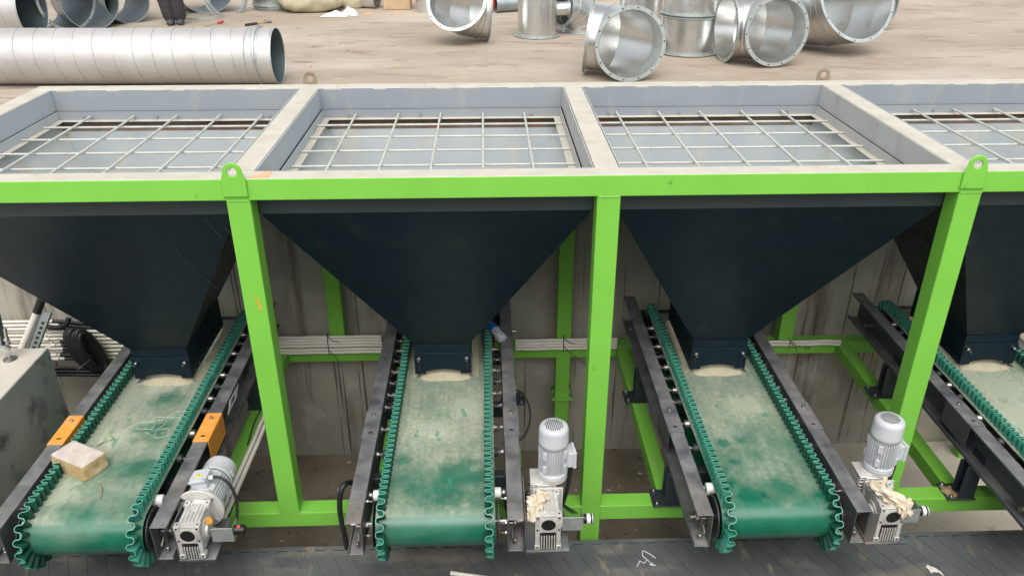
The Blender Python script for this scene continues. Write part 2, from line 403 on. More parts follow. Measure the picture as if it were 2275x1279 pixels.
# ------------------------------------------------------------------ the green and cream bin frame
W, HB, D = .155, .146, 2.619
COLS = [-4.8, -2.4, 0, 2.4, 4.8]
XL, XR = -4.8 - .08, 4.8 + .08
ZR0, ZR1 = -2.925, -2.785          # ring beams
frame = thing('bin_frame', 'bright green steel frame with cream painted top rails holding the four dark hoppers', 'steel frame', (0, 0, ZF))
def beam2(x0, x1, y0, y1, z0, z1, name):
    """rectangular tube: cream top, green sides"""
    mb = MB(); vs = [(x, y, z) for z in (z0, z1) for y in (y0, y1) for x in (x0, x1)]
    mb.mi(1).add(vs, [(0, 2, 3, 1), (0, 1, 5, 4), (2, 6, 7, 3), (0, 4, 6, 2), (1, 3, 7, 5)])
    mb.mi(0).add(vs, [(4, 5, 7, 6)])
    o = mb.build(name, [M['cream'], M['green']], frame, fix=False)
    bm = bmesh.new(); bm.from_mesh(o.data); bmesh.ops.remove_doubles(bm, verts=bm.verts, dist=1e-5); bmesh.ops.recalc_face_normals(bm, faces=bm.faces)
    bm.to_mesh(o.data); bm.free()
    md = o.modifiers.new('bevel', 'BEVEL'); md.width = .006; md.segments = 2
    return o
beam2(XL, XR, 0, W, -HB, 0, 'top_beam')
MB().box(XL, XR, D - W, D, -HB, 0).build('top_beam', M['cream'], frame, bevel=.006, seg=2)
for i, cx in enumerate(COLS):
    hw = .081
    MB().box(cx - hw, cx + hw, W + .002, D - W - .002, -HB, -.002).build('cross_beam', M['cream'], frame, bevel=.005, seg=2)
    for y0, y1 in ((0.001, W), (D - W, D - .001)):
        long_post = i % 2 == 0            # every second post stops on top of the ring beam
        MB().box(cx - W / 2, cx + W / 2, y0, y1, ZF + .02 if long_post else ZR1 + .001, -HB - .002).build('post', M['green'], frame, bevel=.008, seg=2)
        if not long_post: continue
        p = MB().box(cx - .14, cx + .14, y0 - .06, y1 + .06, ZF, ZF + .018).build('base_plate', M['green'], frame, bevel=.002)
    # bolted flange joint low on each back post
    for y0 in (D - W, ) if i % 2 == 0 else ():
        fl = MB().box(cx - .115, cx + .115, y0 - .04, D + .03, -3.462, -3.447)
        fl.box(cx - .115, cx + .115, y0 - .04, D + .03, -3.443, -3.428)
        fo = fl.build('flange_joint', M['green'], frame, bevel=.002)
        for sx in (-1, 1):
            for yy in (y0 - .018, y0 + .12):
                b = MB().cyl((cx + sx * .097, yy, -3.50), (cx + sx * .097, yy, -3.36), .009, 8)
                b.cyl((cx + sx * .097, yy, -3.428), (cx + sx * .097, yy, -3.405), .017, 6)
                b.build('bolt', M['bolt'], fo)
# ring beams between posts
for a, b in ((-4.8, 0), (0, 4.8)):
    MB().box(a + W / 2 + .002, b - W / 2 - .002, .004, W - .004, ZR0, ZR1).build('ring_beam', M['green'], frame, bevel=.006, seg=2)
    MB().box(a + W / 2 + .002, b - W / 2 - .002, D - W + .004, D - .004, ZR0, ZR1).build('ring_beam', M['green'], frame, bevel=.006, seg=2)
CX = [-3.585, -1.185, 1.215, 3.615]
for c in CX:
    for s in (-1, 1):
        x = c + s * .585
        MB().box(x - .065, x + .065, W - .002, D - W + .002, ZR0 + .003, ZR1 - .003).build('long_beam', M['green'], frame, bevel=.006, seg=2)
# lifting lugs
def lug(x, y0, y1, zb, ztop, m, halfw, pad=True):
    r = .062; zc = ztop - r
    poly = [(-halfw, zb), (halfw, zb), (halfw, zb + .11), (r, zc)]
    poly += [(r * math.cos(t), zc + r * math.sin(t)) for t in [math.pi * k / 14 for k in range(1, 14)]] + [(-r, zc), (-halfw, zb + .11)]
    hole = [(.03 * math.cos(t), zc + .03 * math.sin(t)) for t in [2 * math.pi * k / 20 for k in range(20)]]
    bm = bmesh.new(); geom = []
    def loop(pts):
        vs = [bm.verts.new((x + a, y0, b)) for a, b in pts]
        return [bm.edges.new((vs[i], vs[(i + 1) % len(vs)])) for i in range(len(vs))]
    e = loop(poly) + loop(hole)
    bmesh.ops.triangle_fill(bm, use_beauty=True, edges=e)
    r_ = bmesh.ops.extrude_face_region(bm, geom=list(bm.faces))
    bmesh.ops.translate(bm, vec=(0, y1 - y0, 0), verts=[g for g in r_['geom'] if isinstance(g, bmesh.types.BMVert)])
    bmesh.ops.recalc_face_normals(bm, faces=bm.faces)
    org = ORG[frame.name]
    bmesh.ops.translate(bm, vec=-org, verts=bm.verts)
    me = bpy.data.meshes.new('lifting_lug'); bm.to_mesh(me); bm.free(); me.materials.append(m)
    o = bpy.data.objects.new('lifting_lug', me); COL.objects.link(o); o.parent = frame; ORG[o.name] = org
    md = o.modifiers.new('bevel', 'BEVEL'); md.width = .003; md.limit_method = 'ANGLE'
    return o
for x in (-2.405, 2.39): lug(x, -.017, -.001, -.115, .112, M['green'], .078)
for x in (-2.417, 2.382): lug(x, D + .001, D + .016, -.08, .110, M['lugrust'], .064)
# weld beads under the lugs, paint marks
mb = MB()
for x in (-2.405, 2.39): mb.tube([(x - .078, -.004, -.119), (x + .078, -.004, -.119)], .005, 6)
mb.build('weld_bead', M['green'], frame)
def flat(mb, pts, y, th=.0015):
    mb.prism(pts, (0, y, 0), (1, 0, 0), (0, 0, 1), (0, -th, 0))
mb = MB()
for pts in ([(-2.352, -.862), (-2.340, -.855), (-2.332, -.90), (-2.322, -.945), (-2.334, -.955), (-2.342, -.91)],
            [(-2.366, -.83), (-2.362, -.83), (-2.352, -.875), (-2.356, -.875)]):
    flat(mb, [(a - .035, b) for a, b in pts], .0008)
mb.build('scratch_mark', M['orange'], frame)
mb = MB().prism([(-2.335, .02), (-2.19, .02), (-2.195, .145), (-2.225, .152)], (0, 0, .0006), (1, 0, 0), (0, 1, 0), (0, 0, .001))
mb.build('primer_patch', mat('orange_primer', (.62, .30, .12, 1), (.60, .42, .28, 1), .7, scale=9), frame)
# weld beads where posts meet the beams
def bead(pts):
    pts = [Vector(p) for p in pts]; out = []
    for a_, b_ in zip(pts[:-1], pts[1:]):
        n_ = max(2, int((b_ - a_).length / .012))
        out += [a_.lerp(b_, i / n_) for i in range(n_)]
    out.append(pts[-1])
    MB().tube(out, [.0042 + .0018 * (i % 2) for i in range(len(out))], 6).build('weld_bead', M['green'], frame, smooth=60)
for cx in COLS[1:4]:
    bead([(cx - W / 2 + .006, -.0005, -HB - .001), (cx + W / 2 - .006, -.0005, -HB - .001)])
    for sx in (-1, 1):
        x_ = cx + sx * (W / 2 + .001)
        if cx == 0:
            bead([(x_, .004, ZR0), (x_, .004, ZR1), (x_, W - .004, ZR1)])
            bead([(x_, D - W + .004, ZR0), (x_, D - W + .004, ZR1)])
        else: bead([(x_, .004, ZR1 + .001), (x_, W - .004, ZR1 + .001)])
# stencilled number on the back ring beam
def text(body, size, loc, rot, m, name, parent=None, ext=.0008):
    c = bpy.data.curves.new(name, 'FONT'); c.body = body; c.size = size; c.extrude = ext; c.align_x = 'CENTER'; c.align_y = 'CENTER'
    t = bpy.data.objects.new('tmp', c); COL.objects.link(t); bpy.context.view_layer.update()
    me = bpy.data.meshes.new_from_object(t); bpy.data.objects.remove(t)
    me.name = name; me.materials.clear(); me.materials.append(m)
    o = bpy.data.objects.new(name, me); COL.objects.link(o)
    if parent: o.parent = parent; o.location = Vector(loc) - ORG[parent.name]
    else: o.location = loc
    o.rotation_euler = rot
    return o
text('93', .07, (2.66, D - W + .0015, -2.855), (R(90), 0, 0), M['tie'], 'stencil_number', frame)

# ------------------------------------------------------------------ hoppers (one per bay), grates
def make_hopper():
    h = thing('hopper', 'x', 'hopper', (0, 0, 0), 'dark funnel hoppers hung in the frame')
    X0 = 1.112; Y0, Y1 = W + .006, D - W - .006
    # rim liner: two stepped bands, grey blue, left side painted brighter as if lit
    mb = MB(); t = .006
    for z0, z1, ins in ((-.192, -.004, 0), (-.266, -.192, .018)):
        a = X0 - ins; ya, yb = Y0 + ins, Y1 - ins
        mb.box(-a, a, yb - t, yb, z0, z1); mb.box(-a, a, ya, ya + t, z0, z1)
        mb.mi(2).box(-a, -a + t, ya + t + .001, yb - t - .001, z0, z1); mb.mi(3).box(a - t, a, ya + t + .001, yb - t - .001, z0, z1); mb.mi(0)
    mb.mi(1); random.seed(17)
    xx = -X0 + .05
    while xx < X0 - .2:
        l_ = random.uniform(.06, .24); mb.box(xx, xx + l_, Y1 - t - .0012, Y1 - t, -random.uniform(.009, .016), -.0045); xx += l_ + random.uniform(.05, .3)
    for sx in (-1, 1):
        yy = Y0 + .1
        while yy < Y1 - .2:
            l_ = random.uniform(.06, .3); a_, b_ = sorted((sx * (X0 - t), sx * (X0 - t - .0012))); mb.box(a_, b_, yy, yy + l_, -random.uniform(.009, .018), -.0045); yy += l_ + random.uniform(.05, .3)
    mb.build('rim_liner', [M['panel'], M['cream'], M['panel_l'], M['panel_r']], h, bevel=.0005)
    # ledge
    mb = MB(); a = X0 - .024; ya, yb = Y0 + .024, Y1 - .024; lw = .062; z0, z1 = -.272, -.266
    mb.box(-a, a, yb - lw, yb, z0, z1); mb.box(-a, a, ya, ya + lw, z0, z1)
    mb.box(-a, -a + lw, ya + lw + .001, yb - lw - .001, z0 + .001, z1 - .001); mb.box(a - lw, a, ya + lw + .001, yb - lw - .001, z0 + .001, z1 - .001)
    mb.build('ledge', M['cream'], h, bevel=.002)
    # weld nuts / clips on back band
    mb = MB()
    for x in (-.86, .82, -.2): mb.cyl((x, Y1 - .026, -.235), (x, Y1 - .045, -.235), .011, 8)
    mb.build('rim_bolt', M['panel'], h)
    # body: outer navy shell, inner grey shell, its side slopes painted brighter as if lit
    def ringpts(x, y0, y1, z): return [(-x, y0, z), (x, y0, z), (x, y1, z), (-x, y1, z)]
    levels = [ringpts(1.118, .158, 2.458, -.152), ringpts(1.118, .158, 2.458, -.30), ringpts(.236, 1.0, 1.9, -1.845)]
    mb = MB()
    for k in range(2):
        a, b = levels[k], levels[k + 1]
        for i in range(4):
            j = (i + 1) % 4
            mb.mi(1 if k == 0 and i == 0 else 0).add([a[i], a[j], b[j], b[i]], [(0, 1, 2, 3)])
    inn = [ringpts(1.105, .170, 2.446, -.274), ringpts(1.066, .207, 2.420, -.37), ringpts(.226, 1.012, 1.888, -1.845)]
    for k in range(2):
        a, b = inn[k], inn[k + 1]
        for i in range(4):
            j = (i + 1) % 4
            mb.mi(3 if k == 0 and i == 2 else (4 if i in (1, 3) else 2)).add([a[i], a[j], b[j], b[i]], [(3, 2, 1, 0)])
    mb.build('funnel', [M['navy'], M['navy2'], M['binside'], M['rust'], M['binlight']], h, fix=False)
    # chute
    mb = MB(); x = .236
    a = ringpts(x, 1.0, 1.9, -1.845); b = ringpts(x + .004, .996, 1.9, -2.135)
    for i in (1, 2, 3):
        j = (i + 1) % 4
        mb.add([a[i], a[j], b[j], b[i]], [(0, 1, 2, 3)])
    mb.add([a[0], a[1], (x, .998, -1.96), (-x, .998, -1.96)], [(0, 1, 2, 3)])
    mb.build('chute', M['navy'], h, solid=.006)
    # adjustable gate plate with an arched notch
    pts = [(-x - .008, -1.925), (-x - .008, -2.135), (-x + .085, -2.135)]
    pts += [(-.15 + .30 * k / 12, -2.135 + .045 * math.sin(math.pi * (.18 + .64 * k / 12))) for k in range(13)]
    pts += [(x - .085, -2.135), (x + .008, -2.135), (x + .008, -1.925)]
    g = MB().prism(pts, (0, .990, 0), (1, 0, 0), (0, 0, 1), (0, -.006, 0)).build('gate_plate', M['navy'], h, bevel=.0015)
    for s in (-1, 1):
        b = MB().cyl((s * .205, .99, -1.97), (s * .205, .93, -1.975), .007, 8)
        b.cyl((s * .205, .984, -1.97), (s * .205, .965, -1.972), .016, 6)
        b.build('bolt', M['bolt'], g)
        MB().box(s * .205 - .006, s * .205 + .006, .982, .9835, -2.10, -1.99).build('slot', M['black'], g)
    # small rivets along the chute's lower sides
    mb = MB()
    for s in (-1, 1):
        for k in range(7): mb.cyl((s * (x + .002), 1.06 + k * .12, -2.10), (s * (x + .012), 1.06 + k * .12, -2.10), .006, 6)
    mb.build('rivet', M['bolt'], h)
    return h
HL = ['leftmost dark hopper, its chute over the belt that carries the brick',
      'dark navy hopper between the left and middle green posts, sheltering the water bottle',
      'dark navy hopper between the middle and right green posts',
      'dark hopper cut by the right edge of the photo beyond the right green post']
h0 = make_hopper(); hoppers = [h0] + [copy_tree(h0) for _ in range(3)]
for o, x, l in zip(hoppers, (-3.6, -1.2, 1.2, 3.6), HL): o.location = (x, 0, 0); o['label'] = l
# loose scratches on the first hopper
mb = MB()
n0 = Vector((0, -1.545, .842)).normalized()
def on_front(x, z):   # point on the front slope of a funnel
    t = (-.30 - z) / 1.545; return Vector((x, .158 + .842 * t, z)) + Vector((0, -.0016, -.001))
def scratch(pts, r=.0016):
    mb.tube([on_front(*p) for p in pts], r, 4)
scratch([(-2.70, -.34), (-2.665, -.46), (-2.64, -.52)]); scratch([(-2.60, -.42), (-2.57, -.47), (-2.555, -.55)])
scratch([(-3.02, -.60), (-2.95, -.85), (-2.86, -1.05)], .0011)
ORG[hoppers[0].name] = Vector((-3.6, 0, 0))
mb.build('paint_scratch', mat('scratched_paint', (.10, .11, .085, 1), rough=.7), hoppers[0])

def make_grate():
    g = thing('bar_grate', 'x', 'grate', (0, 0, -.266), 'bar grates lying in the hopper mouths')
    for x in (-.79, -.40, -.015, .375, .755):
        MB().cyl((x, .20, -.232), (x, 2.42, -.232), .0098, 10).build('bar', M['bar'], g, smooth=40)
    for y in (.24, .62, 1.005, 1.385, 1.77, 2.14):
        MB().cyl((-1.085, y, -.2555), (1.085, y, -.2555), .0092, 10).build('bar', M['bar'], g, smooth=40)
    return g
GL = ['welded bar grate in the mouth of the leftmost hopper', 'welded bar grate in the hopper mouth right of the left green lug',
      'welded bar grate in the hopper mouth left of the right green lug', 'welded bar grate in the hopper mouth cut by the right edge']
g0 = make_grate(); gs = [g0] + [copy_tree(g0) for _ in range(3)]
for o, x, l in zip(gs, (-3.6, -1.2, 1.2, 3.6), GL): o.location = (x, 0, -.266); o['label'] = l

# ------------------------------------------------------------------ feeder conveyors
ZB = -2.19; PR = .158; YF, YB = -.60, 2.06; HW = .096
def loop_pts(step):
    """closed loop (y, z, ny, nz) of belt surface, clockwise from front top"""
    L1 = YB - YF; LA = math.pi * PR; tot = 2 * L1 + 2 * LA
    n = int(round(tot / step)); out = []
    for i in range(n):
        s = tot * i / n
        out.append(loop_at(s))
    return out, tot
def loop_at(s):
    L1 = YB - YF; LA = math.pi * PR; tot = 2 * L1 + 2 * LA; s %= tot
    zc = ZB - PR
    if s < L1: return (YF + s, ZB, 0, 1)
    s -= L1
    if s < LA:
        a = s / PR; return (YB + PR * math.sin(a), zc + PR * math.cos(a), math.sin(a), math.cos(a))
    s -= LA
    if s < L1: return (YB - s, zc - PR, 0, -1)
    s -= L1; a = s / PR
    return (YF - PR * math.sin(a), zc - PR * math.cos(a), -math.sin(a), -math.cos(a))
def make_conveyor():
    c = thing('belt_conveyor', 'x', 'conveyor', (0, 0, ZR1), 'short feeder conveyors under the hoppers')
    # belt
    pts, tot = loop_pts(.035); th = .008; n = len(pts); vs = []; bw = .412
    for (y, z, ny, nz) in pts:
        vs += [(-bw, y, z), (bw, y, z), (bw, y - ny * th, z - nz * th), (-bw, y - ny * th, z - nz * th)]
    fs = []
    for i in range(n):
        j = (i + 1) % n
        for k in range(4): fs.append((i * 4 + k, i * 4 + (k + 1) % 4, j * 4 + (k + 1) % 4, j * 4 + k))
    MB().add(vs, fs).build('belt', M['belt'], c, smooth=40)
    # corrugated sidewalls
    tot2 = tot; lam = tot / 108; per = 12
    for sgn in (-1, 1):
        n = 108 * per; P0 = []; P1 = []
        for i in range(n):
            th_ = 2 * math.pi * i / per
            sy = i / per * lam + .0040 * math.sin(2 * th_)
            y, z, ny, nz = loop_at(sy)
            x = sgn * (.368 + .0275 * math.cos(th_))
            jit = 1 + .02 * math.sin(i * .091)
            P0.append(Vector((x, y, z))); P1.append(Vector((x + sgn * .002, y + ny * HW * jit, z + nz * HW * jit)))
        vs = []; fs = []; hw = .0026
        for i in range(n):
            j, k_ = (i + 1) % n, i - 1
            up_ = (P1[i] - P0[i]).normalized()
            nr = (P0[j] - P0[k_]).cross(up_).normalized() * hw
            vs += [P0[i] + nr, P1[i] + nr, P1[i] - nr, P0[i] - nr, P1[i] + nr, P1[i] - nr]
        sw = MB(); 
        for i in range(n):
            p_, q_ = i * 6, ((i + 1) % n) * 6
            fs.append((p_, q_, q_ + 1, p_ + 1))
        sw.add(vs, fs)
        sw.f += [(i * 6 + 2, ((i + 1) % n) * 6 + 2, ((i + 1) % n) * 6 + 3, i * 6 + 3) for i in range(n)]; sw.m += [2] * n
        sw.f += [(i * 6 + 4, ((i + 1) % n) * 6 + 4, ((i + 1) % n) * 6 + 5, i * 6 + 5) for i in range(n)]; sw.m += [1] * n
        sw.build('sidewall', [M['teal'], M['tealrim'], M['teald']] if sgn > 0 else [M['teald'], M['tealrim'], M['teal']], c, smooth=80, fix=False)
    # drums with their shafts and end discs
    for y in (YF, YB):
        d = MB().cyl((-.40, y, ZB - PR), (.40, y, ZB - PR), PR - .010, 36).build('drum', M['dark'], c, smooth=40)
        MB().cyl((-.60, y, ZB - PR), (.66, y, ZB - PR), .022, 14).build('shaft', M['steel'], d, smooth=40)
        for s in (-1, 1):
            e = MB(); x = s * .432
            e.lathe([(0.02, -.004), (.15, -.004), (.158, -.002), (.158, .004), (.15, .006), (0.02, .006)], (x, y, ZB - PR), (s, 0, 0), 40)
            e.mi(1)
            for k in range(44):
                t = 2 * math.pi * k / 44
                e.obox((x + s * .006, y + .146 * math.cos(t), ZB - PR + .146 * math.sin(t)), (.0012, 0, 0),
                       (0, .0075 * math.cos(t), .0075 * math.sin(t)), (0, -.005 * math.sin(t), .005 * math.cos(t)))
            e.build('end_disc', [M['dark'], M['rail']], d, smooth=40)
    # idlers
    for k, y in enumerate((-.43, .02, .33, .62, .80, .98, 1.16, 1.34, 1.52, 1.70, 1.86)):
        big = k == 0; r = .040 if big else (.034 if k < 3 else .027)
        m = M['white'] if big else (M['dark'] if k % 2 else M['steel'])
        xe = .458 if big else .445
        z = ZB - .009 - r
        ro = MB().lathe([(0, -xe), (r * .86, -xe), (r, -xe + .006), (r, xe - .006), (r * .86, xe), (0, xe)], (0, y, z), (1, 0, 0), 20).build('roller', m, c, smooth=40)
        a = MB().cyl((-.495, y, z), (.495, y, z), .010, 8)
        for s in (-1, 1):
            a.cyl((s * .470, y, z), (s * .484, y, z), .019, 6)
            a.box(min(s * .484, s * .493), max(s * .484, s * .493), y - .022, y + .022, z - .03, z + .02)
        a.build('axle', M['steel'], ro)
    # side rails: channels opening outwards, cut at the ends
    RT, RB = -2.165, -2.455; RY0, RY1 = -.785, 2.43; t = .007
    for s in (-1, 1):
        sp = MB()
        # profile (x outward from the web, z)
        prof = [(0, RT), (.112, RT), (.112, RT - .022), (.105, RT - .022), (.105, RT - t), (t, RT - t), (t, RB + t), (.105, RB + t), (.105, RB + .038), (.112, RB + .038), (.112, RB), (0, RB)]
        sp.prism([(s * a, b) for a, b in prof], (s * .495, RY0, 0), (1, 0, 0), (0, 0, 1), (0, RY1 - RY0, 0))
        rl = sp.build('side_rail', M['rail'], c, bevel=.0025)
        # lap plate over the joint
        q = MB()
        q.box(min(s * .492, s * .612), max(s * .492, s * .612), .13, .50, RT + .001, RT + .006)
        q.box(min(s * .609, s * .614), max(s * .609, s * .614), .13, .50, RT - .20, RT + .0005)
        q.prism([(.13, RT), (.50, RT), (.50, RT - .12), (.13, RT - .12)], (s * .4915, 0, 0), (0, 1, 0), (0, 0, 1), (s * .003, 0, 0))
        q.mi(1).prism([(.020 * math.cos(k * math.pi / 8), .010 * math.sin(k * math.pi / 8)) for k in range(16)], (s * .552, .20, RT + .006), (1, 0, 0), (0, 1, 0), (0, 0, .0008))
        lp = q.build('joint_plate', [M['rail'], M['black']], rl, bevel=.001)
        b = MB().cyl((s * .552, .42, RT + .005), (s * .552, .42, RT + .016), .016, 6); b.cyl((s * .552, .42, RT + .016), (s * .552, .42, RT + .030), .008, 8)
        b.build('bolt', M['bolt'], lp)
        # studs through the web at the drum bearing
        for (yy, zz) in ((-.52, -2.215), (-.62, -2.348), (-.62, -2.44), (1.25, -2.30), (1.45, -2.30)):
            b = MB().cyl((s * .50, yy, zz), (s * .452, yy, zz), .006, 8); b.cyl((s * .494, yy, zz), (s * .482, yy, zz), .013, 6)
            b.cyl((s * .503, yy, zz), (s * .516, yy, zz), .013, 6)
            b.build('bolt', M['bolt'], rl)
        # bearing block inside the channel end
        bb = MB().box(min(s * .503, s * .54), max(s * .503, s * .54), -.68, -.54, -2.40, -2.29)
        bb.cyl((s * .54, -.61, -2.348), (s * .565, -.61, -2.348), .035, 16)
        bb.cyl((s * .53, -.70, -2.33), (s * .53, -.76, -2.36), .008, 8); bb.cyl((s * .55, -.72, -2.40), (s * .55, -.72, -2.44), .014, 8)
        bb.build('bearing', M['steel'], rl, bevel=.004)
        # legs down to the ring beams
        for yy in (.075, 1.50):
            L_ = MB()
            L_.box(min(s * .50, s * .508), max(s * .50, s * .508), yy - .08, yy + .08, ZR1 + .012, RB + .08)
            L_.box(min(s * .508, s * .63), max(s * .508, s * .63), yy + .02, yy + .028, ZR1 + .012, RB - .001)
            L_.box(min(s * .508, s * .63), max(s * .508, s * .63), yy - .08, yy - .072, ZR1 + .012, RB - .001)
            lg = L_.build('leg', M['bracket'], c, bevel=.002)
            MB().box(min(s * .49, s * .72), max(s * .49, s * .72), yy - .10, yy + .10, ZR1 + .001, ZR1 + .012).build('base_plate', M['bracket'], lg, bevel=.002)
            for dy in (-.075, .075):
                b = MB().cyl((s * .685, yy + dy, ZR1 + .012), (s * .685, yy + dy, ZR1 + .05), .008, 8)
                b.cyl((s * .685, yy + dy, ZR1 + .012), (s * .685, yy + dy, ZR1 + .028), .016, 6)
                b.build('bolt', M['bolt'], lg)
    for y in (-.18, .72, 1.55, 2.30):
        MB().box(-.494, .494, y, y + .075, -2.42, -2.30).build('cross_brace', M['bracket'], c, bevel=.003)
    return c
CL = ['feeder conveyor at the left with orange joint plates and a brick on its belt',
      'feeder conveyor seen straight on, belt between the left and middle green posts',
      'feeder conveyor between the middle and right posts, with a toothed disc at its drum',
      'feeder conveyor running out of the photo at the right edge']
c0 = make_conveyor(); convs = [c0] + [copy_tree(c0) for _ in range(3)]
for o, x, l in zip(convs, CX, CL): o.location = (x, 0, ZR1); o['label'] = l
def walk(o):
    yield o
    for ch in o.children: yield from walk(ch)
for o in walk(convs[0]):
    if o.name.startswith('joint_plate'):
        o.data = o.data.copy(); o.data.materials[0] = M['orange']; o['label'] = 'orange painted joint plate'
ORG[convs[0].name] = Vector((0, 0, 0))
# dried mud on one foot of the fourth conveyor, white diamond plate on the first
def world_part(mb, name, m, root, **k):
    """part given in world coordinates under an already placed root"""
    ORG[root.name] = root.location.copy(); return mb.build(name, m, root, **k)
mb = MB()
random.seed(5)
mb.grid(lambda a, b: (2.90 + .10 * a + .012 * math.sin(b * 9), .01 + .13 * b + .01 * math.sin(a * 8), ZR1 + .013 + .018 * math.sin(math.pi * a) * math.sin(math.pi * b)), 8, 8)
world_part(mb, 'mud_patch', M['mud'], convs[3], smooth=60)
mb = MB()
xw = CX[0] + .495 + .1135
outer = [(.30, -2.22), (.50, -2.19), (.62, -2.26), (.43, -2.31)]
outer = [(.72, -2.19), (.98, -2.20), (.88, -2.275), (.62, -2.27)]
ctr = (.80, -2.234)
inner = [(ctr[0] + (a - ctr[0]) * .45, ctr[1] + (b - ctr[1]) * .45) for a, b in outer]
for i in range(4):
    j = (i + 1) % 4
    mb.prism([outer[i], outer[j], inner[j], inner[i]], (xw - .001, 0, 0), (0, 1, 0), (0, 0, 1), (.003, 0, 0))
world_part(mb, 'diamond_bracket', M['white'], convs[0])

# sand under each gate
def sand(x):
    mb = MB()
    def fn(a, b):
        t = math.pi * a; rr = (1 - b)
        px = -.215 * math.cos(t); edge = .052 * math.sin(t) ** .6 * (1 + .12 * math.sin(a * 17 + x * 3))
        py = 1.10 - (.10 + edge) * (1 - b) ** 1.0
        h = .042 * (1 - abs(px / .24) ** 2.2) * min(1, b * 2.2) ** .75
        return (x + px, py, ZB + .0008 + max(0, h))
    mb.grid(fn, 24, 10)
    for sg in (-1, 1):
        mb.grid(lambda a, b, sg=sg: (x + sg * (.236 + .050 * b), 1.0 + .92 * a, ZB + .0006 + (.030 + .006 * math.sin(a * 23)) * (1 - b) ** 1.6), 20, 5)
    return mb
for x, l in zip(CX, ('low sand heap at the gate above the brick', 'low sand heap at the gate of the straight on belt',
                     'low sand heap with brown clots at the gate between the middle and right green posts', 'low sand heap at the gate near the right edge')):
    o = sand(x).build('sand_heap', M['sand'], loc=(x, .98, ZB), smooth=60)
    tag(o, l, 'sand', 'sand heaps under the hopper gates')

# chalk drawing on the first belt, flat on the rubber
mb = MB()
def stroke(pts, z=ZB + .0012, r=.0022):
    mb.tube([(a, b, z) for a, b in pts], r, 4)
def rrect(cx, cy, w_, h_, rot=0, k=.3, gap=0):
    pts = []
    for i in range(25):
        t = 2 * math.pi * i / 24; ct, st = math.cos(t), math.sin(t)
        px = w_ * math.copysign(abs(ct) ** k, ct); py = h_ * math.copysign(abs(st) ** k, st)
        pts.append((cx + px * math.cos(rot) - py * math.sin(rot), cy + px * math.sin(rot) + py * math.cos(rot)))
    return pts[:len(pts) - gap]
stroke(rrect(-3.33, .53, .055, .04, .1, .45, 2)); stroke([(-3.335, .53), (-3.325, .53)])
stroke([(-3.50, .50), (-3.40, .49), (-3.41, .37), (-3.47, .31), (-3.50, .50)]); stroke([(-3.47, .46), (-3.43, .46), (-3.445, .40), (-3.47, .46)])
stroke(rrect(-3.385, .285, .05, .055, .2, .4)); stroke([(-3.39, .285), (-3.38, .285)])
stroke([(-3.60, .43), (-3.50, .44)]); stroke([(-3.61, .35), (-3.48, .34)]); stroke([(-3.52, .30), (-3.47, .27)])
world_part(mb, 'chalk_marks', M['chalk'], convs[0])

# ------------------------------------------------------------------ collecting conveyor in front
ZM = -3.08
cc = thing('collecting_conveyor', 'wide black rubber belt with slanted ribs running along the foot of the frame', 'conveyor', (0, -.7, ZM))
mb = MB(); mb.box(-8, 8, -1.30, -.062, ZM - .012, ZM)
# bevelled treads: parallelogram pads 3 mm proud, separated by slanted grooves
pitch = .148; g = .007; k = .5
x = -8
while x < 8:
    ya, yb = -.115, -1.24
    def X(y): return x + (ya - y) * k
    mb.prism([(X(ya), ya), (X(ya) + pitch - g, ya), (X(yb) + pitch - g, yb), (X(yb), yb)], (0, 0, ZM), (1, 0, 0), (0, 1, 0), (0, 0, .0045))
    # little hook groove at the head of every rib
    x += pitch
mb.mi(1); x = -8 + .01
while x < 8:
    mb.box(x, x + .085, -.1145, -.108, ZM, ZM + .0048); x += pitch
mb.build('belt', [M['rubber'], M['black']], cc, bevel=0)
for yy in (-.055, -1.305):
    MB().box(-8, 8, yy - .004, yy + .004 , ZM - .16, ZM - .02).build('side_frame', M['bracket'], cc)
for i in range(10):
    MB().cyl((-7 + i * 1.5, -.05, ZM - .08), (-7 + i * 1.5, -1.30, ZM - .08), .05, 16).build('roller', M['dark'], cc, smooth=40)
for xx in (-6, -3, 0, 3, 6):
    MB().box(xx - .05, xx + .05, -.18, -.08, ZF, ZM - .13).build('leg', M['bracket'], cc)
    MB().box(xx - .05, xx + .05, -1.28, -1.18, ZF, ZM - .13).build('leg', M['bracket'], cc)
# litter on it
mb = MB()
for pts in ([(.33, -.36), (.36, -.31), (.39, -.33), (.42, -.30), (.46, -.36)], [(.40, -.20), (.39, -.26), (.43, -.31)], [(.41, -.20), (.45, -.24), (.49, -.28)], [(.46, -.33), (.43, -.35), (.48, -.355)]):
    mb.tube([(a, b, ZM + .009 + .006 * (i % 2)) for i, (a, b) in enumerate(pts)], .004, 5)
tag(mb.build('plastic_strip', M['white'], loc=(.4, -.3, ZM)), 'crumpled white plastic strips on the black ribbed belt', 'litter')
mb = MB().grid(lambda a, b: (2.57 + .085 * a + .02 * b, -.44 - .07 * b + .02 * math.sin(a * 5), ZM + .008 + .012 * math.sin(a * 6 + b * 4) ** 2), 8, 6)
tag(mb.build('paper_scrap', M['sheet'], loc=(2.6, -.46, ZM), solid=.001, smooth=50), 'small white scrap on the black belt at the lower right', 'litter')
mb = MB().cyl((-1.12, -.395, ZM + .024), (-.45, -.54, ZM + .024), .017, 14)
tag(mb.build('plastic_pipe', M['cream_pvc'], loc=(-.8, -.46, ZM), smooth=40), 'short cream pipe offcut lying on the black belt at the bottom edge', 'pipe')

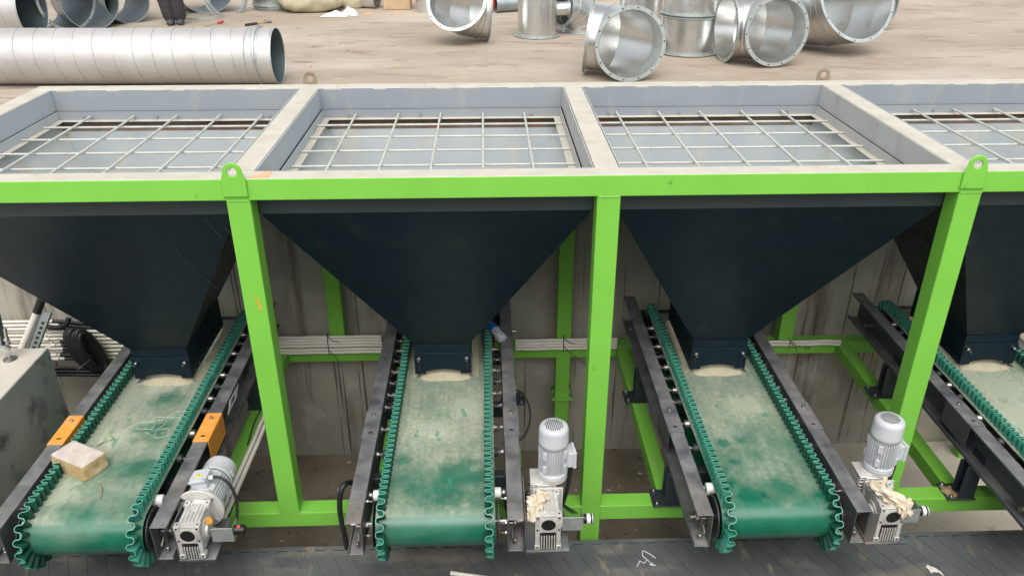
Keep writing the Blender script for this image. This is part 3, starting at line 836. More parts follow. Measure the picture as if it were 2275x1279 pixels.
# ------------------------------------------------------------------ gear motors
def gearbox_parts(root, x0, x1, y0, y1, z0, z1):
    """square worm gearbox; face with the round cover looks towards -Y"""
    cx = (x0 + x1) / 2; wx = (x1 - x0) / 2; t = .014
    mb = MB()
    mb.box(x0 + .016, x1 - .016, y0 + .016, y1 - .012, z0 + .03, z1 - .012)
    # corner feet / posts
    for sx in (x0, x1 - .036):
        for sz in (z0, z1 - .036):
            mb.box(sx, sx + .036, y0, y0 + .05, sz, sz + .036)
            mb.box(sx, sx + .036, y1 - .05, y1, sz, sz + .036)
        mb.box(sx + .002, sx + .030, y0 + .004, y0 + .030, z0 + .03, z1 - .03)
    mb.box(x0 + .01, x1 - .01, y0 + .002, y0 + .026, z1 - .15, z1 - .03)
    # ribs on top
    for k in range(5):
        xx = cx - .05 + k * .025
        mb.box(xx - .004, xx + .004, y0 + .055, y1 - .03, z1 - .014, z1 - .001)
    mb.cyl((cx, y1 - .075, z1 - .014), (cx, y1 - .075, z1 - .002), .028, 20)
    mb.box(x0 + .004, x1 - .004, y0 + .004, y0 + .014, z1 - .012, z1 - .0005)
    # round bosses on both sides
    for sx, d in ((x0 + .016, -1), (x1 - .016, 1)):
        mb.lathe([(.0, 0), (.085, 0), (.085, .012), (.062, .012), (.058, .030), (0, .030)], (sx, (y0 + y1) / 2, (z0 + z1) / 2), (d, 0, 0), 28)
    mb.mi(1)
    for sx in (x0 + .018, x1 - .018):
        for zz in (z1 - .018, z1 - .125, z0 + .018):
            mb.cyl((sx, y0 + .001, zz), (sx, y0 - .0015, zz), .0085, 10)
        for yy in (y0 + .028, y1 - .024):
            mb.cyl((sx, yy, z1 - .001), (sx, yy, z1 + .0015), .008, 10)
    gb = mb.build('gearbox', [M['cast'], M['black']], root, bevel=.0025, smooth=35)
    zc = z1 - .078
    c = MB().lathe([(.063, 0), (.063, .008), (.050, .008), (.050, .003)], (cx, y0 + .002, zc), (0, -1, 0), 28).build('bore_ring', M['cast'], gb, smooth=40)
    MB().cyl((cx, y0 + .006, zc), (cx, y0 - .003, zc), .050, 28).build('bore_cover', M['black'], gb, smooth=40)
    f = MB(); f.mi(1).box(cx - .055, cx + .055, y0 + .010, y0 + .018, z0 + .012, z1 - .155)
    f.mi(0)
    for k in range(6):
        xx = cx - .045 + k * .018
        f.box(xx - .0035, xx + .0035, y0 - .001, y0 + .014, z0 + .004, z1 - .185)
    f.build('cooling_fins', [M['cast'], M['black']], gb, bevel=.001)
    return gb

def motor(root, p, d, length, r, box_dir, flange=None, domed=True):
    """p: foot of the motor, d: axis towards the fan end"""
    p = Vector(p); d = Vector(d).normalized(); bd = Vector(box_dir).normalized(); sd = d.cross(bd)
    L = length
    core = MB()
    core.lathe([(0, 0), (r * 1.02, 0), (r * 1.02, .035), (r * .86, .045), (r * .86, L * .66), (0, L * .66)], p, d, 36)
    n = 34
    for k in range(n):
        a = 2 * math.pi * k / n; dirr = bd * math.cos(a) + sd * math.sin(a); tan = d.cross(dirr)
        if math.cos(a) > .80: continue
        core.obox(p + d * (.045 + (L * .62 - .045) / 2) + dirr * (r * .93), tan * .0022, dirr * (r * .085), d * ((L * .62 - .045) / 2))
    # four lugs
    for k in (1, 3, 5, 7):
        a = k * math.pi / 4; dirr = bd * math.cos(a) + sd * math.sin(a); tan = d.cross(dirr)
        core.obox(p + d * (L * .22) + dirr * (r * .98), tan * .014, dirr * .012, d * .03)
        core.obox(p + d * (L * .50) + dirr * (r * .98), tan * .014, dirr * .012, d * .03)
    body = core.build('motor_body', M['motor'], root, bevel=.0015, smooth=35)
    # fan cover with a drilled end
    fc = MB(); h0, h1 = L * .64, L
    fc.lathe([(r * .99, h0), (r * 1.035, h0 + .004), (r * 1.035, h0 + .03), (r * 1.02, h0 + .034), (r * 1.02, h1 - .035), (r * .97, h1 - .012), (r * .84, h1), (0, h1 + .001)], p, d, 40)
    fcb = fc.build('fan_cover', M['fan'], root, smooth=50)
    hl = MB(); q = r * .108
    for i in range(-5, 6):
        for j in range(-5, 6):
            a, b = i * q * 1.25, j * q * 1.25
            if math.hypot(a, b) < r * .62:
                hl.obox(p + d * (h1 + .0012) + bd * a + sd * b, bd * q * .33, sd * q * .40, d * .0012)
    hl.build('vent_holes', M['black'], fcb)
    MB().obox(p + d * (L * .76) - bd.cross(d) * r * 1.02, bd * .028, d * .012, sd * .002).build('name_plate', M['white'], fcb)
    # terminal box
    tb = MB(); c = p + d * (L * .33) + bd * (r * .98 + .020)
    tb.obox(c - bd * .010, sd * .058, d * .062, bd * .028)
    tb.obox(c + bd * .026, sd * .066, d * .070, bd * .012)
    tbx = tb.build('terminal_box', M['motor'], root, bevel=.006, seg=2)
    sc = MB()
    for i in (-1, 1):
        for j in (-1, 1): sc.cyl(c + bd * .036 + sd * (i * .056) + d * (j * .060), c + bd * .042 + sd * (i * .056) + d * (j * .060), .006, 8)
    sc.build('screw', M['bolt'], tbx)
    return body, tbx, c, bd, sd, d

def encoder(root, x0, y, z, top_red=False, band=True):
    """shaft guard and encoder on the outer side of the gearbox"""
    g = MB()
    g.box(x0, x0 + .15, y - .055, y - .052, z - .075, z + .045); g.box(x0 + .147, x0 + .15, y - .052, y + .055, z - .075, z + .045)
    g.box(x0, x0 + .15, y - .05, y + .055, z - .078, z - .075)
    g.build('shaft_guard', M['galvflange'], root, bevel=.001)
    MB().cyl((x0 - .01, y - .02, z), (x0 + .165, y - .02, z), .016, 16).build('stub_shaft', M['bolt'], root, smooth=40)
    e = MB().cyl((x0 + .152, y - .02, z), (x0 + .225, y - .02, z), .034, 24)
    en = e.build('encoder', M['black'], root, bevel=.004, smooth=40)
    if band:
        MB().lathe([(.0345, .175), (.0365, .177), (.0365, .20), (.0345, .202)], (x0, y - .02, z), (1, 0, 0), 24).build('encoder_band', M['white'], en, smooth=40)
        MB().lathe([(.0345, .214), (.0355, .214), (.0355, .219), (.0345, .219)], (x0, y - .02, z), (1, 0, 0), 24).build('encoder_band', M['white'], en, smooth=40)
    if top_red:
        MB().cyl((x0 + .185, y - .026, z + .030), (x0 + .185, y - .026, z + .0385), .012, 12).build('red_cap', M['redlabel'], en)

def mount(root, x0, x1, xw):
    mb = MB()
    mb.box(xw + .002, xw + .012, -.74, -.30, -2.485, -2.20)
    mb.box(xw + .012, x0 + .0, -.742, -.736, -2.485, -2.22)
    mb.box(xw + .012, x1 + .06, -.76, -.36, -2.505, -2.486)
    return mb.build('mounting_plate', M['rail'], root, bevel=.002)

# first conveyor: single gearbox, motor lying back along the rail
A = thing('gear_motor', 'gear motor lying level beside the conveyor with orange plates, flange and yellow warning label showing', 'motor', (-2.85, -.6, -2.49), 'drive motors of the feeder conveyors')
gx0, gx1 = -2.945, -2.770
gearbox_parts(A, gx0, gx1, -.765, -.50, -2.470, -2.185)
fl = MB().lathe([(0, 0), (.163, 0), (.168, .004), (.168, .018), (.163, .022), (.10, .022), (.095, .05), (0, .05)], (-2.865, -.485, -2.285), (0, 1, 0), 44)
flo = fl.build('flange', M['cast'], A, smooth=35)
cone = MB().lathe([(.07, -.03), (.085, 0), (.09, .006)], (-2.865, -.49, -2.285), (0, 1, 0), 24); cone.build('flange_neck', M['cast'], flo, smooth=40)
for k in range(4):
    t = math.pi / 4 + k * math.pi / 2
    c = Vector((-2.865 + .140 * math.cos(t), -.486, -2.285 + .140 * math.sin(t)))
    MB().cyl(c, c + Vector((0, -.012, 0)), .013, 6).build('bolt', M['bolt'], flo)
body, tbx, tc, bd, sd, d = motor(A, (-2.865, -.465, -2.285), (.05, 1, .0), .45, .118, (-.22, 0, 1))
for o in list(A.children):
    if o.name.startswith('fan_cover'):
        o.data = o.data.copy(); o.data.materials[0] = M['motor']
tri = MB(); up = bd; c = tc + bd * .0385
tri.prism([(-.026, -.020), (.026, -.020), (0, .026)], c, sd, d, bd * .001)
tr = tri.build('warning_label', M['yellow'], tbx)
MB().prism([(.002, .016), (-.006, -.002), (0, -.002), (-.003, -.016), (.006, .003), (0, .003)], c + bd * .0012, sd, d, bd * .0006).build('lightning_mark', M['black'], tr)
gl = tc + sd * .066
MB().cyl(gl - sd * .002 + bd * .0, gl + sd * .03, .018, 14).build('cable_gland', M['white'], tbx, smooth=40)
MB().tube(bez(gl + sd * .03, gl + sd * .16 + Vector((0, 0, .0)), Vector((-2.60, -.34, -2.36)), Vector((-2.68, -.46, -2.52)), 18), .011, 10).build('cable', M['hose'], A, smooth=60)
encoder(A, gx1 + .03, -.62, -2.335, top_red=True, band=False)
MB().cyl((gx1 + .018, -.63, -2.245), (gx1 + .03, -.66, -2.235), .022, 14).build('oil_plug', M['orange'], A, smooth=40)
mount(A, gx0, gx1, -2.97)

# second and third: two gearboxes, motor standing upright
def upright(cx, label):
    B = thing('gear_motor', label, 'motor', (cx + .77, -.55, -2.49), 'drive motors of the feeder conveyors')
    x0, x1 = cx + .685, cx + .870
    gearbox_parts(B, x0, x1, -.750, -.48, -2.480, -2.175)
    gy = -.335; gx = cx + .80
    g2 = MB()
    g2.box(x0 + .0, x1 + .03, -.478, -.460, -2.40, -2.17)                     # link flange
    g2.lathe([(.05, 0), (.07, 0), (.075, .03), (.0, .03)], (gx, -.505, -2.27), (0, 1, 0), 24)
    g2.box(gx - .085, gx + .055, gy - .10, gy + .09, -2.36, -2.175)
    for k in range(4): g2.box(gx - .125, gx - .084, gy - .09, gy + .07, -2.20 - k * .030, -2.19 - k * .030)
    g2.box(gx - .13, gx - .04, gy - .095, gy + .08, -2.180, -2.168)
    g2.box(gx - .13, gx - .04, gy - .095, gy + .08, -2.345, -2.335)
    g2.build('second_gearbox', M['cast'], B, bevel=.003, smooth=35)
    mx, my = gx + .035, gy
    f = MB().lathe([(0, 0), (.105, 0), (.105, .014), (.085, .018), (.085, .03), (0, .03)], (mx, my, -2.172), (0, 0, 1), 36).build('flange', M['cast'], B, smooth=35)
    bdir = (1, .12, 0)
    body, tbx, c, bd, sd, d = motor(B, (mx, my, -2.145), (0, 0, 1), .425, .104, bdir)
    g = c - d * .07 + bd * .01
    MB().cyl(g, g - d * .035, .018, 12).build('cable_gland', M['black'], tbx, smooth=40)
    MB().tube(bez(g - d * .03, g - d * .16, Vector((mx + .10, my, -2.42)), Vector((mx + .06, my + .02, -2.52)), 16), .016, 10).build('cable', M['hose'], B, smooth=60)
    for q in range(3):
        MB().tube(bez((mx + .06, my - .02, -2.40), (mx + .10 + q * .02, my - .05, -2.46), (mx + .12 + q * .02, my, -2.50), (mx + .16 + q * .02, my + .02, -2.56), 8), .005, 6).build('cable', M['hose'], B, smooth=60)
    encoder(B, x1 + .012, -.60, -2.325)
    mount(B, x0, x1, cx + .612)
    return B
upright(CX[1], 'upright white gear motor with drilled fan cover, left of the middle green post')
upright(CX[2], 'upright white gear motor near the foot of the right green post')

# crumpled foam wads on the two gearboxes
def wad(pts, n, r, label, seed):
    """soft crumpled lump that follows pts, with a few thin torn flaps"""
    random.seed(seed); mb = MB(); P0 = [Vector(p) for p in pts]; m_ = len(P0) - 1
    ph = [random.random() * 6 for _ in range(6)]
    def at(t):
        k = min(int(t * m_), m_ - 1); return P0[k].lerp(P0[k + 1], t * m_ - k)
    def fn(u, v):
        c = at(v); d = (P0[-1] - P0[0]).normalized(); a = 2 * math.pi * u
        x = d.orthogonal().normalized(); y = d.cross(x)
        q = x * math.cos(a) + y * math.sin(a)
        e = max(.05, math.sin(math.pi * (.04 + .92 * v))) ** .5
        k = e * r * (1 + .30 * math.sin(2 * a + ph[0] + 7 * v) + .22 * math.sin(5 * a + ph[1] - 11 * v) + .16 * math.sin(9 * a + 23 * v + ph[2]) + .10 * math.sin(17 * a - 31 * v + ph[3]))
        return c + q * k
    mb.grid(fn, 44, 30)
    for i in range(n):
        c = at(random.random()) + Vector([random.gauss(0, r * .5) for _ in range(3)])
        a = Vector([random.gauss(0, 1) for _ in range(3)]).normalized(); b_ = a.orthogonal().normalized(); nn = a.cross(b_)
        L_ = r * random.uniform(1.2, 2.2); w_ = r * random.uniform(.4, .9)
        def fl_(u, v, c=c, a=a, b_=b_, nn=nn, L_=L_, w_=w_, p=random.random() * 6):
            return c + a * (u - .5) * 1.5 * L_ + b_ * (v - .5) * 2 * w_ * (1 - .5 * u) + nn * (r * .3 * math.sin(u * 6 + p) + r * .25 * math.cos(v * 5 + p))
        mb.grid(fl_, 7, 5)
    o = mb.build('foam_wad', M['rag'], loc=pts[0], solid=.0015, smooth=80)
    return tag(o, label, 'packing foam')
c = CX[1]
wad([(c + .74, -.56, -2.15), (c + .70, -.62, -2.145), (c + .675, -.68, -2.16), (c + .66, -.74, -2.24)], 1, .046, 'crumpled cream foam stuffed beside the gearbox of the straight on conveyor', 3)
c = CX[2]
wad([(c + .69, -.52, -2.13), (c + .72, -.60, -2.13), (c + .77, -.68, -2.14), (c + .86, -.75, -2.17), (c + .85, -.77, -2.25)], 4, .044, 'long crumpled cream foam draped over the gearbox by the right green post', 9)

# ------------------------------------------------------------------ brick, twigs, bottle
def brick():
    c = Vector((-3.83, -.12, ZB + .067)); a = R(-28)
    ux, uy, uz = Vector((math.cos(a), math.sin(a), 0)), Vector((-math.sin(a), math.cos(a), 0)), Vector((0, 0, 1))
    random.seed(2); hx, hy, hz = .172, .098, .066
    mb = MB(); n = 9
    def shell(face):
        ax, sgn = face
        def fn(u, v):
            p = [0, 0, 0]; p[ax] = sgn; o = [i for i in range(3) if i != ax]; p[o[0]] = u * 2 - 1; p[o[1]] = v * 2 - 1
            q = Vector((p[0] * hx, p[1] * hy, p[2] * hz))
            e = sum(1 for t in p if abs(t) > .93)
            k = 1 - .014 * (e >= 2) - .02 * (e >= 3) + .012 * math.sin(q.x * 60 + q.y * 40) * math.cos(q.z * 70 + q.y * 31)
            if p[0] > .5 and p[1] < 0: k -= .10 * (p[0] - .5) * -p[1]
            q = q * k
            return c + ux * q.x + uy * q.y + uz * q.z
        return fn
    for face in ((0, -1), (0, 1), (1, -1), (1, 1), (2, -1), (2, 1)):
        mb.mi(1 if face == (2, 1) else 0).grid(shell(face), n, n)
    o = mb.build('brick', [M['brick'], M['bricktop']], loc=(c.x, c.y, ZB), fix=True)
    bm = bmesh.new(); bm.from_mesh(o.data); bmesh.ops.remove_doubles(bm, verts=bm.verts, dist=.0015); bmesh.ops.recalc_face_normals(bm, faces=bm.faces); bm.to_mesh(o.data); bm.free()
    return tag(o, 'dusty yellow brick lying on the green belt at the left', 'brick')
brick()
mb = MB()
mb.grid(lambda a, b: (-3.83 + .10 * a + .012 * b, .14 + .10 * a - .02 * b + .02 * math.sin(a * 4), ZB + .006 + .05 * math.sin(math.pi * a) * (1 - b) + .012 * b * math.sin(a * 9)), 10, 4)
mb.tube([(-3.78, .26, ZB + .05), (-3.70, .36, ZB + .03), (-3.66, .42, ZB + .01)], .003, 5)
tag(mb.build('dry_leaf', M['leaf'], loc=(-3.8, .2, ZB), solid=.001, smooth=60), 'curled dry leaf blade standing behind the brick on the belt', 'leaf')
tag(MB().tube([(-3.62, -.30, ZB + .004), (-3.58, -.36, ZB + .008), (-3.56, -.42, ZB + .006), (-3.55, -.47, ZB + .004)], [.002, .003, .005, .003], 6).build('twig', M['mud'], loc=(-3.58, -.38, ZB)),
    'thin bent twig on the belt in front of the brick', 'twig')

bt = thing('water_bottle', 'clear plastic water bottle with blue top wedged beside the conveyor belt under the dark hopper', 'bottle', (-.72, 1.72, -2.13))
p0 = Vector((-.665, 1.53, -2.125)); dd = Vector((-.115, .185, .045)).normalized()
MB().lathe([(q * 1.4, h * 1.4) for q, h in [(0, 0), (.028, .002), (.032, .01), (.032, .03), (.029, .035), (.032, .04), (.032, .06), (.029, .065), (.032, .07), (.032, .09), (.029, .095), (.032, .10), (.032, .125), (.022, .155), (.013, .168), (.013, .18)]], p0, dd, 20).build('bottle_body', M['clear'], bt, smooth=60)
MB().lathe([(q * 1.4, h * 1.4) for q, h in [(.0328, .10), (.0335, .103), (.0335, .135), (.024, .158)]], p0, dd, 20).build('bottle_label', M['blue'], bt, smooth=60)
MB().cyl(p0 + dd * .235, p0 + dd * .268, .022, 14).build('bottle_cap', M['blue'], bt, smooth=40)

# ------------------------------------------------------------------ conduits on the back ring beam
def conduit(x0, x1, y, z, r, label, group, m='cream_pvc', sag=0):
    n = 14; pts = [(x0 + (x1 - x0) * i / n, y + sag * math.sin(i * 1.7), z + sag * math.sin(i * 1.1 + y * 40)) for i in range(n + 1)]
    o = MB().tube(pts, r, 10).build('conduit', M[m], loc=((x0 + x1) / 2, y, z), smooth=60)
    return tag(o, label, 'conduit', group)
rc = .0165
names = ['lowest', 'second', 'third', 'fourth', 'fifth', 'topmost']
YC = 2.40
for i in range(6):
    conduit(-3.02, -1.93, YC + .004 * (i % 2), ZR1 - .02 + .036 + i * .0345 + (.012 if i > 1 else 0), rc,
            names[i] + ' white conduit of the stack between the left post and the straight on conveyor', 'white conduits on the back ring beam', sag=.0015)
for i, nm in enumerate(('lowest', 'second from bottom', 'second from top', 'topmost')):
    conduit(-.52, .56, YC + .004 * (i % 2), ZR1 + .016 + i * .0345, rc, nm + ' white conduit of the stack behind the middle green post', 'white conduits on the back ring beam', sag=.0015)
for i, nm in enumerate(('lower', 'upper')):
    conduit(1.86, 2.98, YC, ZR1 + .016 + i * .036, rc, nm + ' white conduit of the pair left of the right green post', 'white conduits on the back ring beam', sag=.0035)
def cable_tie(x, label, zt, tail=.1):
    mb = MB(); z0, z1 = ZR1 - .01, zt
    mb.tube([(x, YC - .022, z0), (x, YC - .023, z1), (x, YC + .03, z1 + .005)], .004, 6)
    mb.tube([(x, YC - .024, z1), (x + .06, YC - .05, z1 - .05), (x + .12, YC - .06, z1 - .055)], .0035, 5)
    mb.tube([(x, YC - .024, z0 + .07), (x + .07, YC - .06, z0 + .01), (x + tail, YC - .08, z0 - tail * .6)], .0035, 5)
    tag(mb.build('cable_tie', M['tie'], loc=(x, YC, z0)), label, 'cable tie', 'black ties round the conduits')
cable_tie(-2.49, 'black cable tie round the six white conduits', -2.55)
cable_tie(-.01, 'black cable tie with long tail on the four white conduits', -2.62, .26)
cable_tie(2.42, 'black cable tie round the pair of white conduits', -2.70, .06)

# far left: long run of conduits ending in black sleeves, with a coiled bundle of hose
YL = 2.42
for i in range(12):
    z = -2.35 - i * .040; y = YL - .008 * (i % 3)
    xe = -5.33 + (.22, .42, .55, .60, .60, .60, .28, .30, .34, .28, .16, .30)[i] * .30
    col = conduit(-7.4, xe, y, z, .0155, '%s white conduit of the long rack at the far left' % ('topmost', 'second', 'third', 'fourth', 'fifth', 'sixth', 'seventh', 'eighth', 'ninth', 'tenth', 'eleventh', 'lowest')[i], 'long white conduits at the left')
    o = MB().tube(bez((xe - .01, y, z), (xe + .10, y, z - .005), (-5.0, y - .02, z - .02), (-4.86, y - .02, z - .03), 8), .019, 9).build('sleeve', M['hose'], col, smooth=60)
    MB().lathe([(.020, 0), (.025, .004), (.025, .05), (.020, .054)], (-5.42 + .02 * (i % 4), y, z), (1, 0, 0), 14).build('coupling', M['cream_pvc'], col, smooth=40)
for i in range(8):
    z = -2.42 - i * .045; y = YL - .10
    conduit(-4.93 + .03 * (i % 3), -4.25, y, z, .0155, '%s short white conduit leaving the black hose bundle at the left' % ('topmost', 'second', 'third', 'fourth', 'fifth', 'sixth', 'seventh', 'lowest')[i], 'short white conduits left of the first conveyor')
for i in range(3):
    z = -2.83 - i * .042
    o = MB().tube([(-5.7, 2.28, z), (-5.2, 2.27, z + .01), (-4.8, 2.26, z)], .02, 9).build('black_hose', M['hose'], loc=(-4.6, 2.27, z), smooth=60)
    tag(o, ('upper', 'middle', 'lowest')[i] + ' straight black hose below the white conduit rack at the left', 'hose', 'black hoses at the left')
bh = thing('hose_bundle', 'looped bundle of black corrugated hose hanging round the conduits at the far left', 'hose bundle', (-4.95, 2.3, -2.8))
random.seed(4)
for k in range(9):
    pts = []; ox = -1.03 + .020 * k; rr = .155 + .010 * (k % 4)
    for i in range(26):
        t = 2 * math.pi * i / 26
        pts.append((-3.93 + ox + .055 * math.cos(t) * (1 if k % 2 else .8) - .05 * math.sin(t), 2.20 + .07 * math.cos(t + .4) - .006 * k, -2.56 + (rr + .07) * math.sin(t)))
    rs = [.024 + .002 * (i % 2) for i in range(26)]
    MB().tube(pts, rs, 9, closed=True).build('hose_loop', M['hose'], bh, smooth=60)
MB().tube(bez((-5.30, 2.3, -2.33), (-5.15, 2.25, -2.36), (-5.02, 2.2, -2.32), (-5.0, 2.25, -2.22), 12), .026, 10).build('hose_end', M['hose'], bh, smooth=60)
mb = MB().tube([(-4.98, 2.08, -2.74), (-4.80, 2.07, -2.60)], .004, 5).build('binding_wire', M['steel'], bh)

# sloping white conduit and perforated tray
st = thing('sloping_conduit', 'thick white conduit sloping up under the leftmost hopper', 'conduit', (-4.6, 1.9, -2.3))
pA, pB = Vector((-5.36, 1.95, -2.42)), Vector((-5.17, 2.05, -2.04))
dq = (pB - pA)
MB().cyl(pA - dq * .5 + Vector((-.03, 0, 0)), pB, .034, 18).build('pipe', M['cream_pvc'], st, smooth=40)
MB().cyl(pB - dq * .02, pB + dq * .30, .040, 18).build('sleeve', M['hose'], st, smooth=40)
tray = MB(); o_ = pA + Vector((.075, 0, -.04)); sxv = Vector((.045, 0, -.01))
tray.obox(o_ + dq * .35, sxv, dq * .72, Vector((0, -.002, .003)))
for i in range(9): tray.mi(1).obox(o_ + dq * (-.2 + i * .125) + Vector((0, -.004, .005)), sxv * .28, dq * .035, Vector((0, -.001, .001)))
for s in (-1, 1): tray.mi(0).obox(o_ + dq * .35 + sxv * s + Vector((0, -.006, .012)), Vector((.003, 0, 0)), dq * .72, Vector((0, -.007, .012)))
tag(tray.build('cable_tray', [M['galvflange'], M['dark']], loc=tuple(pA)), 'perforated galvanised tray beside the sloping white conduit', 'cable tray')

# ------------------------------------------------------------------ plinth at the left with a levelling foot
mb = MB(); mb.mi(0)
px, pz, pyb = -4.60, -1.905, 1.145
mb.box(-7.5, px, -3.0, pyb, ZF, pz - .002)
mb.mi(1).box(-7.5, px - .012, -3.0, pyb - .006, pz - .0015, pz)
mb.mi(0)
tag(mb.build('plinth', [M['plinth_side'], M['plinth_top']], loc=(-5.5, 0, ZF)), 'tall grey plinth with a cream cement top at the left edge', 'plinth')
lf = thing('levelling_foot', 'threaded levelling foot with round pad standing on the plinth at the left edge', 'machine foot', (-4.94, .97, pz))
fx, fy = -4.83, .965
MB().lathe([(0, .0), (.055, 0), (.055, .008), (.02, .028), (0, .028)], (fx, fy, pz), (0, 0, 1), 24).build('pad', M['steel'], lf, smooth=40)
rod = Vector((-.10, .02, .34))
MB().cyl((fx, fy, pz + .02), (fx + .04, fy, pz + .30), .014, 12).build('threaded_rod', M['bolt'], lf, smooth=40)
for k in (.10, .19): MB().cyl((fx + k * .13, fy, pz + k), (fx + k * .13 + .003, fy, pz + k + .022), .026, 6).build('nut', M['bolt'], lf)
mb = MB().obox((fx - .03, fy + .02, pz + .36), (.032, 0, .003), (0, .04, 0), (.02, 0, .24)); mb.box(fx - .30, fx + .03, fy - .04, fy + .04, pz + .135, pz + .15)
mb.build('leg_bracket', M['dullgalv'], lf, bevel=.004)

# white conduits along the long beam right of the first conveyor
for i in range(2):
    x = -2.93 + i * .045
    o = MB().tube([(x + .04, 1.55, ZR1 + .02 + .04), (x + .02, .9, ZR1 + .022), (x, .1, ZR1 + .024), (x - .01, -.1, ZR1 + .03)], .019, 10).build('conduit', M['cream_pvc'], loc=(x, .8, ZR1), smooth=60)
    tag(o, ('left', 'right')[i] + ' white conduit lying on the green beam beside the level gear motor', 'conduit', 'conduits beside the first conveyor')
tag(MB().tube(bez((-2.80, 1.55, -2.62), (-2.95, 1.1, -2.60), (-2.92, .95, -2.70), (-2.93, .80, -2.72), 12), .007, 7).build('wire', M['hose'], loc=(-2.9, 1.1, -2.7), smooth=60), 'thin black wire curling over the white conduits near the left green post', 'wire')
# loose black hose at the left of the straight-on conveyor, wire loop at its right
tag(MB().tube(bez((-1.86, .10, -2.62), (-1.90, -.10, -2.30), (-2.00, -.16, -2.42), (-1.965, -.10, -2.90), 20) + [Vector((-1.96, -.09, ZM - .02))], .021, 10).build('black_hose', M['hose'], loc=(-1.9, 0, -2.6), smooth=60),
    'thick black hose hanging at the left front of the straight on conveyor', 'hose')
tag(MB().tube(bez((-.56, 1.05, -2.36), (-.40, .95, -2.40), (-.42, .70, -2.56), (-.56, .62, -2.60), 14), .009, 8).build('wire', M['hose'], loc=(-.5, .9, -2.5), smooth=60), 'thin black wire loop beside the right rail of the straight on conveyor', 'wire')

# ------------------------------------------------------------------ sheet metal ductwork on the shop floor
def ring_flange(mb, c, n, r, w_=.042, t=.007, holes=14, hm=1):
    """angle flange ring plus holes (second material)"""
    c = Vector(c); n = Vector(n).normalized()
    mb.mi(0).lathe([(r - .001, -t), (r + w_, -t), (r + w_, 0), (r - .001, 0), (r - .001, -.0)], c, n, 48)
    mb.lathe([(r, -.035), (r + .006, -.035), (r + .006, -t), (r, -t)], c, n, 48)
    u = n.orthogonal().normalized(); v = n.cross(u)
    mb.mi(hm)
    for k in range(holes):
        t_ = 2 * math.pi * (k + .4) / holes; q = c + (math.cos(t_) * u + math.sin(t_) * v) * (r + w_ * .55)
        mb.cyl(q - n * (t + .0008), q + n * .0008, .0095, 10)
    mb.mi(0)

def duct_path(name, rings, r, label, group=None, flanges=(True, True), rest=None, seams=True, fw=.042, m='galv', cat='duct', lip=False):
    """rings: list of (centre, normal, stretch axis or None, stretch). Thin shell + flanges"""
    n = 48
    dz = 0
    def ring_pts(c, nrm, r_, sa=None, st=1.0):
        nrm = Vector(nrm).normalized()
        if sa is not None: u = (Vector(sa) - nrm * Vector(sa).dot(nrm)).normalized()
        else: u = nrm.orthogonal().normalized()
        v = nrm.cross(u)
        return [Vector(c) + r_ * (st * math.cos(t) * u + math.sin(t) * v) for t in (2 * math.pi * j / n for j in range(n))]
    R0 = [ring_pts(c, nr, r, sa, st) for (c, nr, sa, st) in rings]
    allp = [p for q in R0 for p in q]
    for k, i in ((0, 0), (1, -1)):
        if flanges[k]:
            c, nr, sa, st = rings[i]; allp += ring_pts(c, nr, r + fw, sa, 1)
    if rest is not None: dz = rest - min(p.z for p in allp)
    sh = Vector((0, 0, dz))
    root = thing(name, label, cat, (rings[len(rings) // 2][0][0], rings[len(rings) // 2][0][1], rest if rest is not None else rings[0][0][2]), group)
    # align ring starting points
    mb = MB(); vs = [p + sh for p in R0[0]]; prev = R0[0]; fs = []
    ordered = [R0[0]]
    for q in R0[1:]:
        best = None
        for rev in (False, True):
            qq = q[::-1] if rev else q
            for s in range(n):
                e = (qq[s] - prev[0]).length + (qq[(s + n // 4) % n] - prev[n // 4]).length + (qq[(s + n // 2) % n] - prev[n // 2]).length
                if best is None or e < best[0]: best = (e, rev, s)
        qq = q[::-1] if best[1] else q; qq = qq[best[2]:] + qq[:best[2]]
        ordered.append(qq); prev = qq
    vs = [p + sh for q in ordered for p in q]
    for i in range(len(ordered) - 1):
        for j in range(n): fs.append((i * n + j, i * n + (j + 1) % n, (i + 1) * n + (j + 1) % n, (i + 1) * n + j))
    mb.mi(0).add(vs, fs)
    cs = [sum(q, Vector()) / n for q in ordered]
    mb.mi(1).add([p + sh + (cs[i] - p).normalized() * .004 for i, q in enumerate(ordered) for p in q], fs)
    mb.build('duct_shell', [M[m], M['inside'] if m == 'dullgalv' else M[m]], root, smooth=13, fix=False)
    if seams:
        sm = MB()
        for q in ordered[1:-1]:
            sm.tube([p + sh for p in q], .0055, 6, closed=True)
        # lengthwise lock seam
        sm.tube([q[7] + sh + (q[7] - sum(q, Vector()) / n).normalized() * .002 for q in ordered], .004, 5)
        sm.build('seam', M['seam'], root, smooth=60)
    for k, i in ((0, 0), (1, -1)):
        if flanges[k]:
            c, nr, sa, st = rings[i]; f = MB(); sg = -1 if k == 0 else 1
            ring_flange(f, Vector(c) + sh, Vector(nr) * sg, r, fw)
            f.build('flange', [M['galvflange'], M['black']], root, smooth=40)
        elif lip:
            c, nr, sa, st = rings[i]
            f = MB().tube([p + sh for p in ordered[i]], .006, 6, closed=True).build('rim', M['galvflange'], root, smooth=60)
    return root

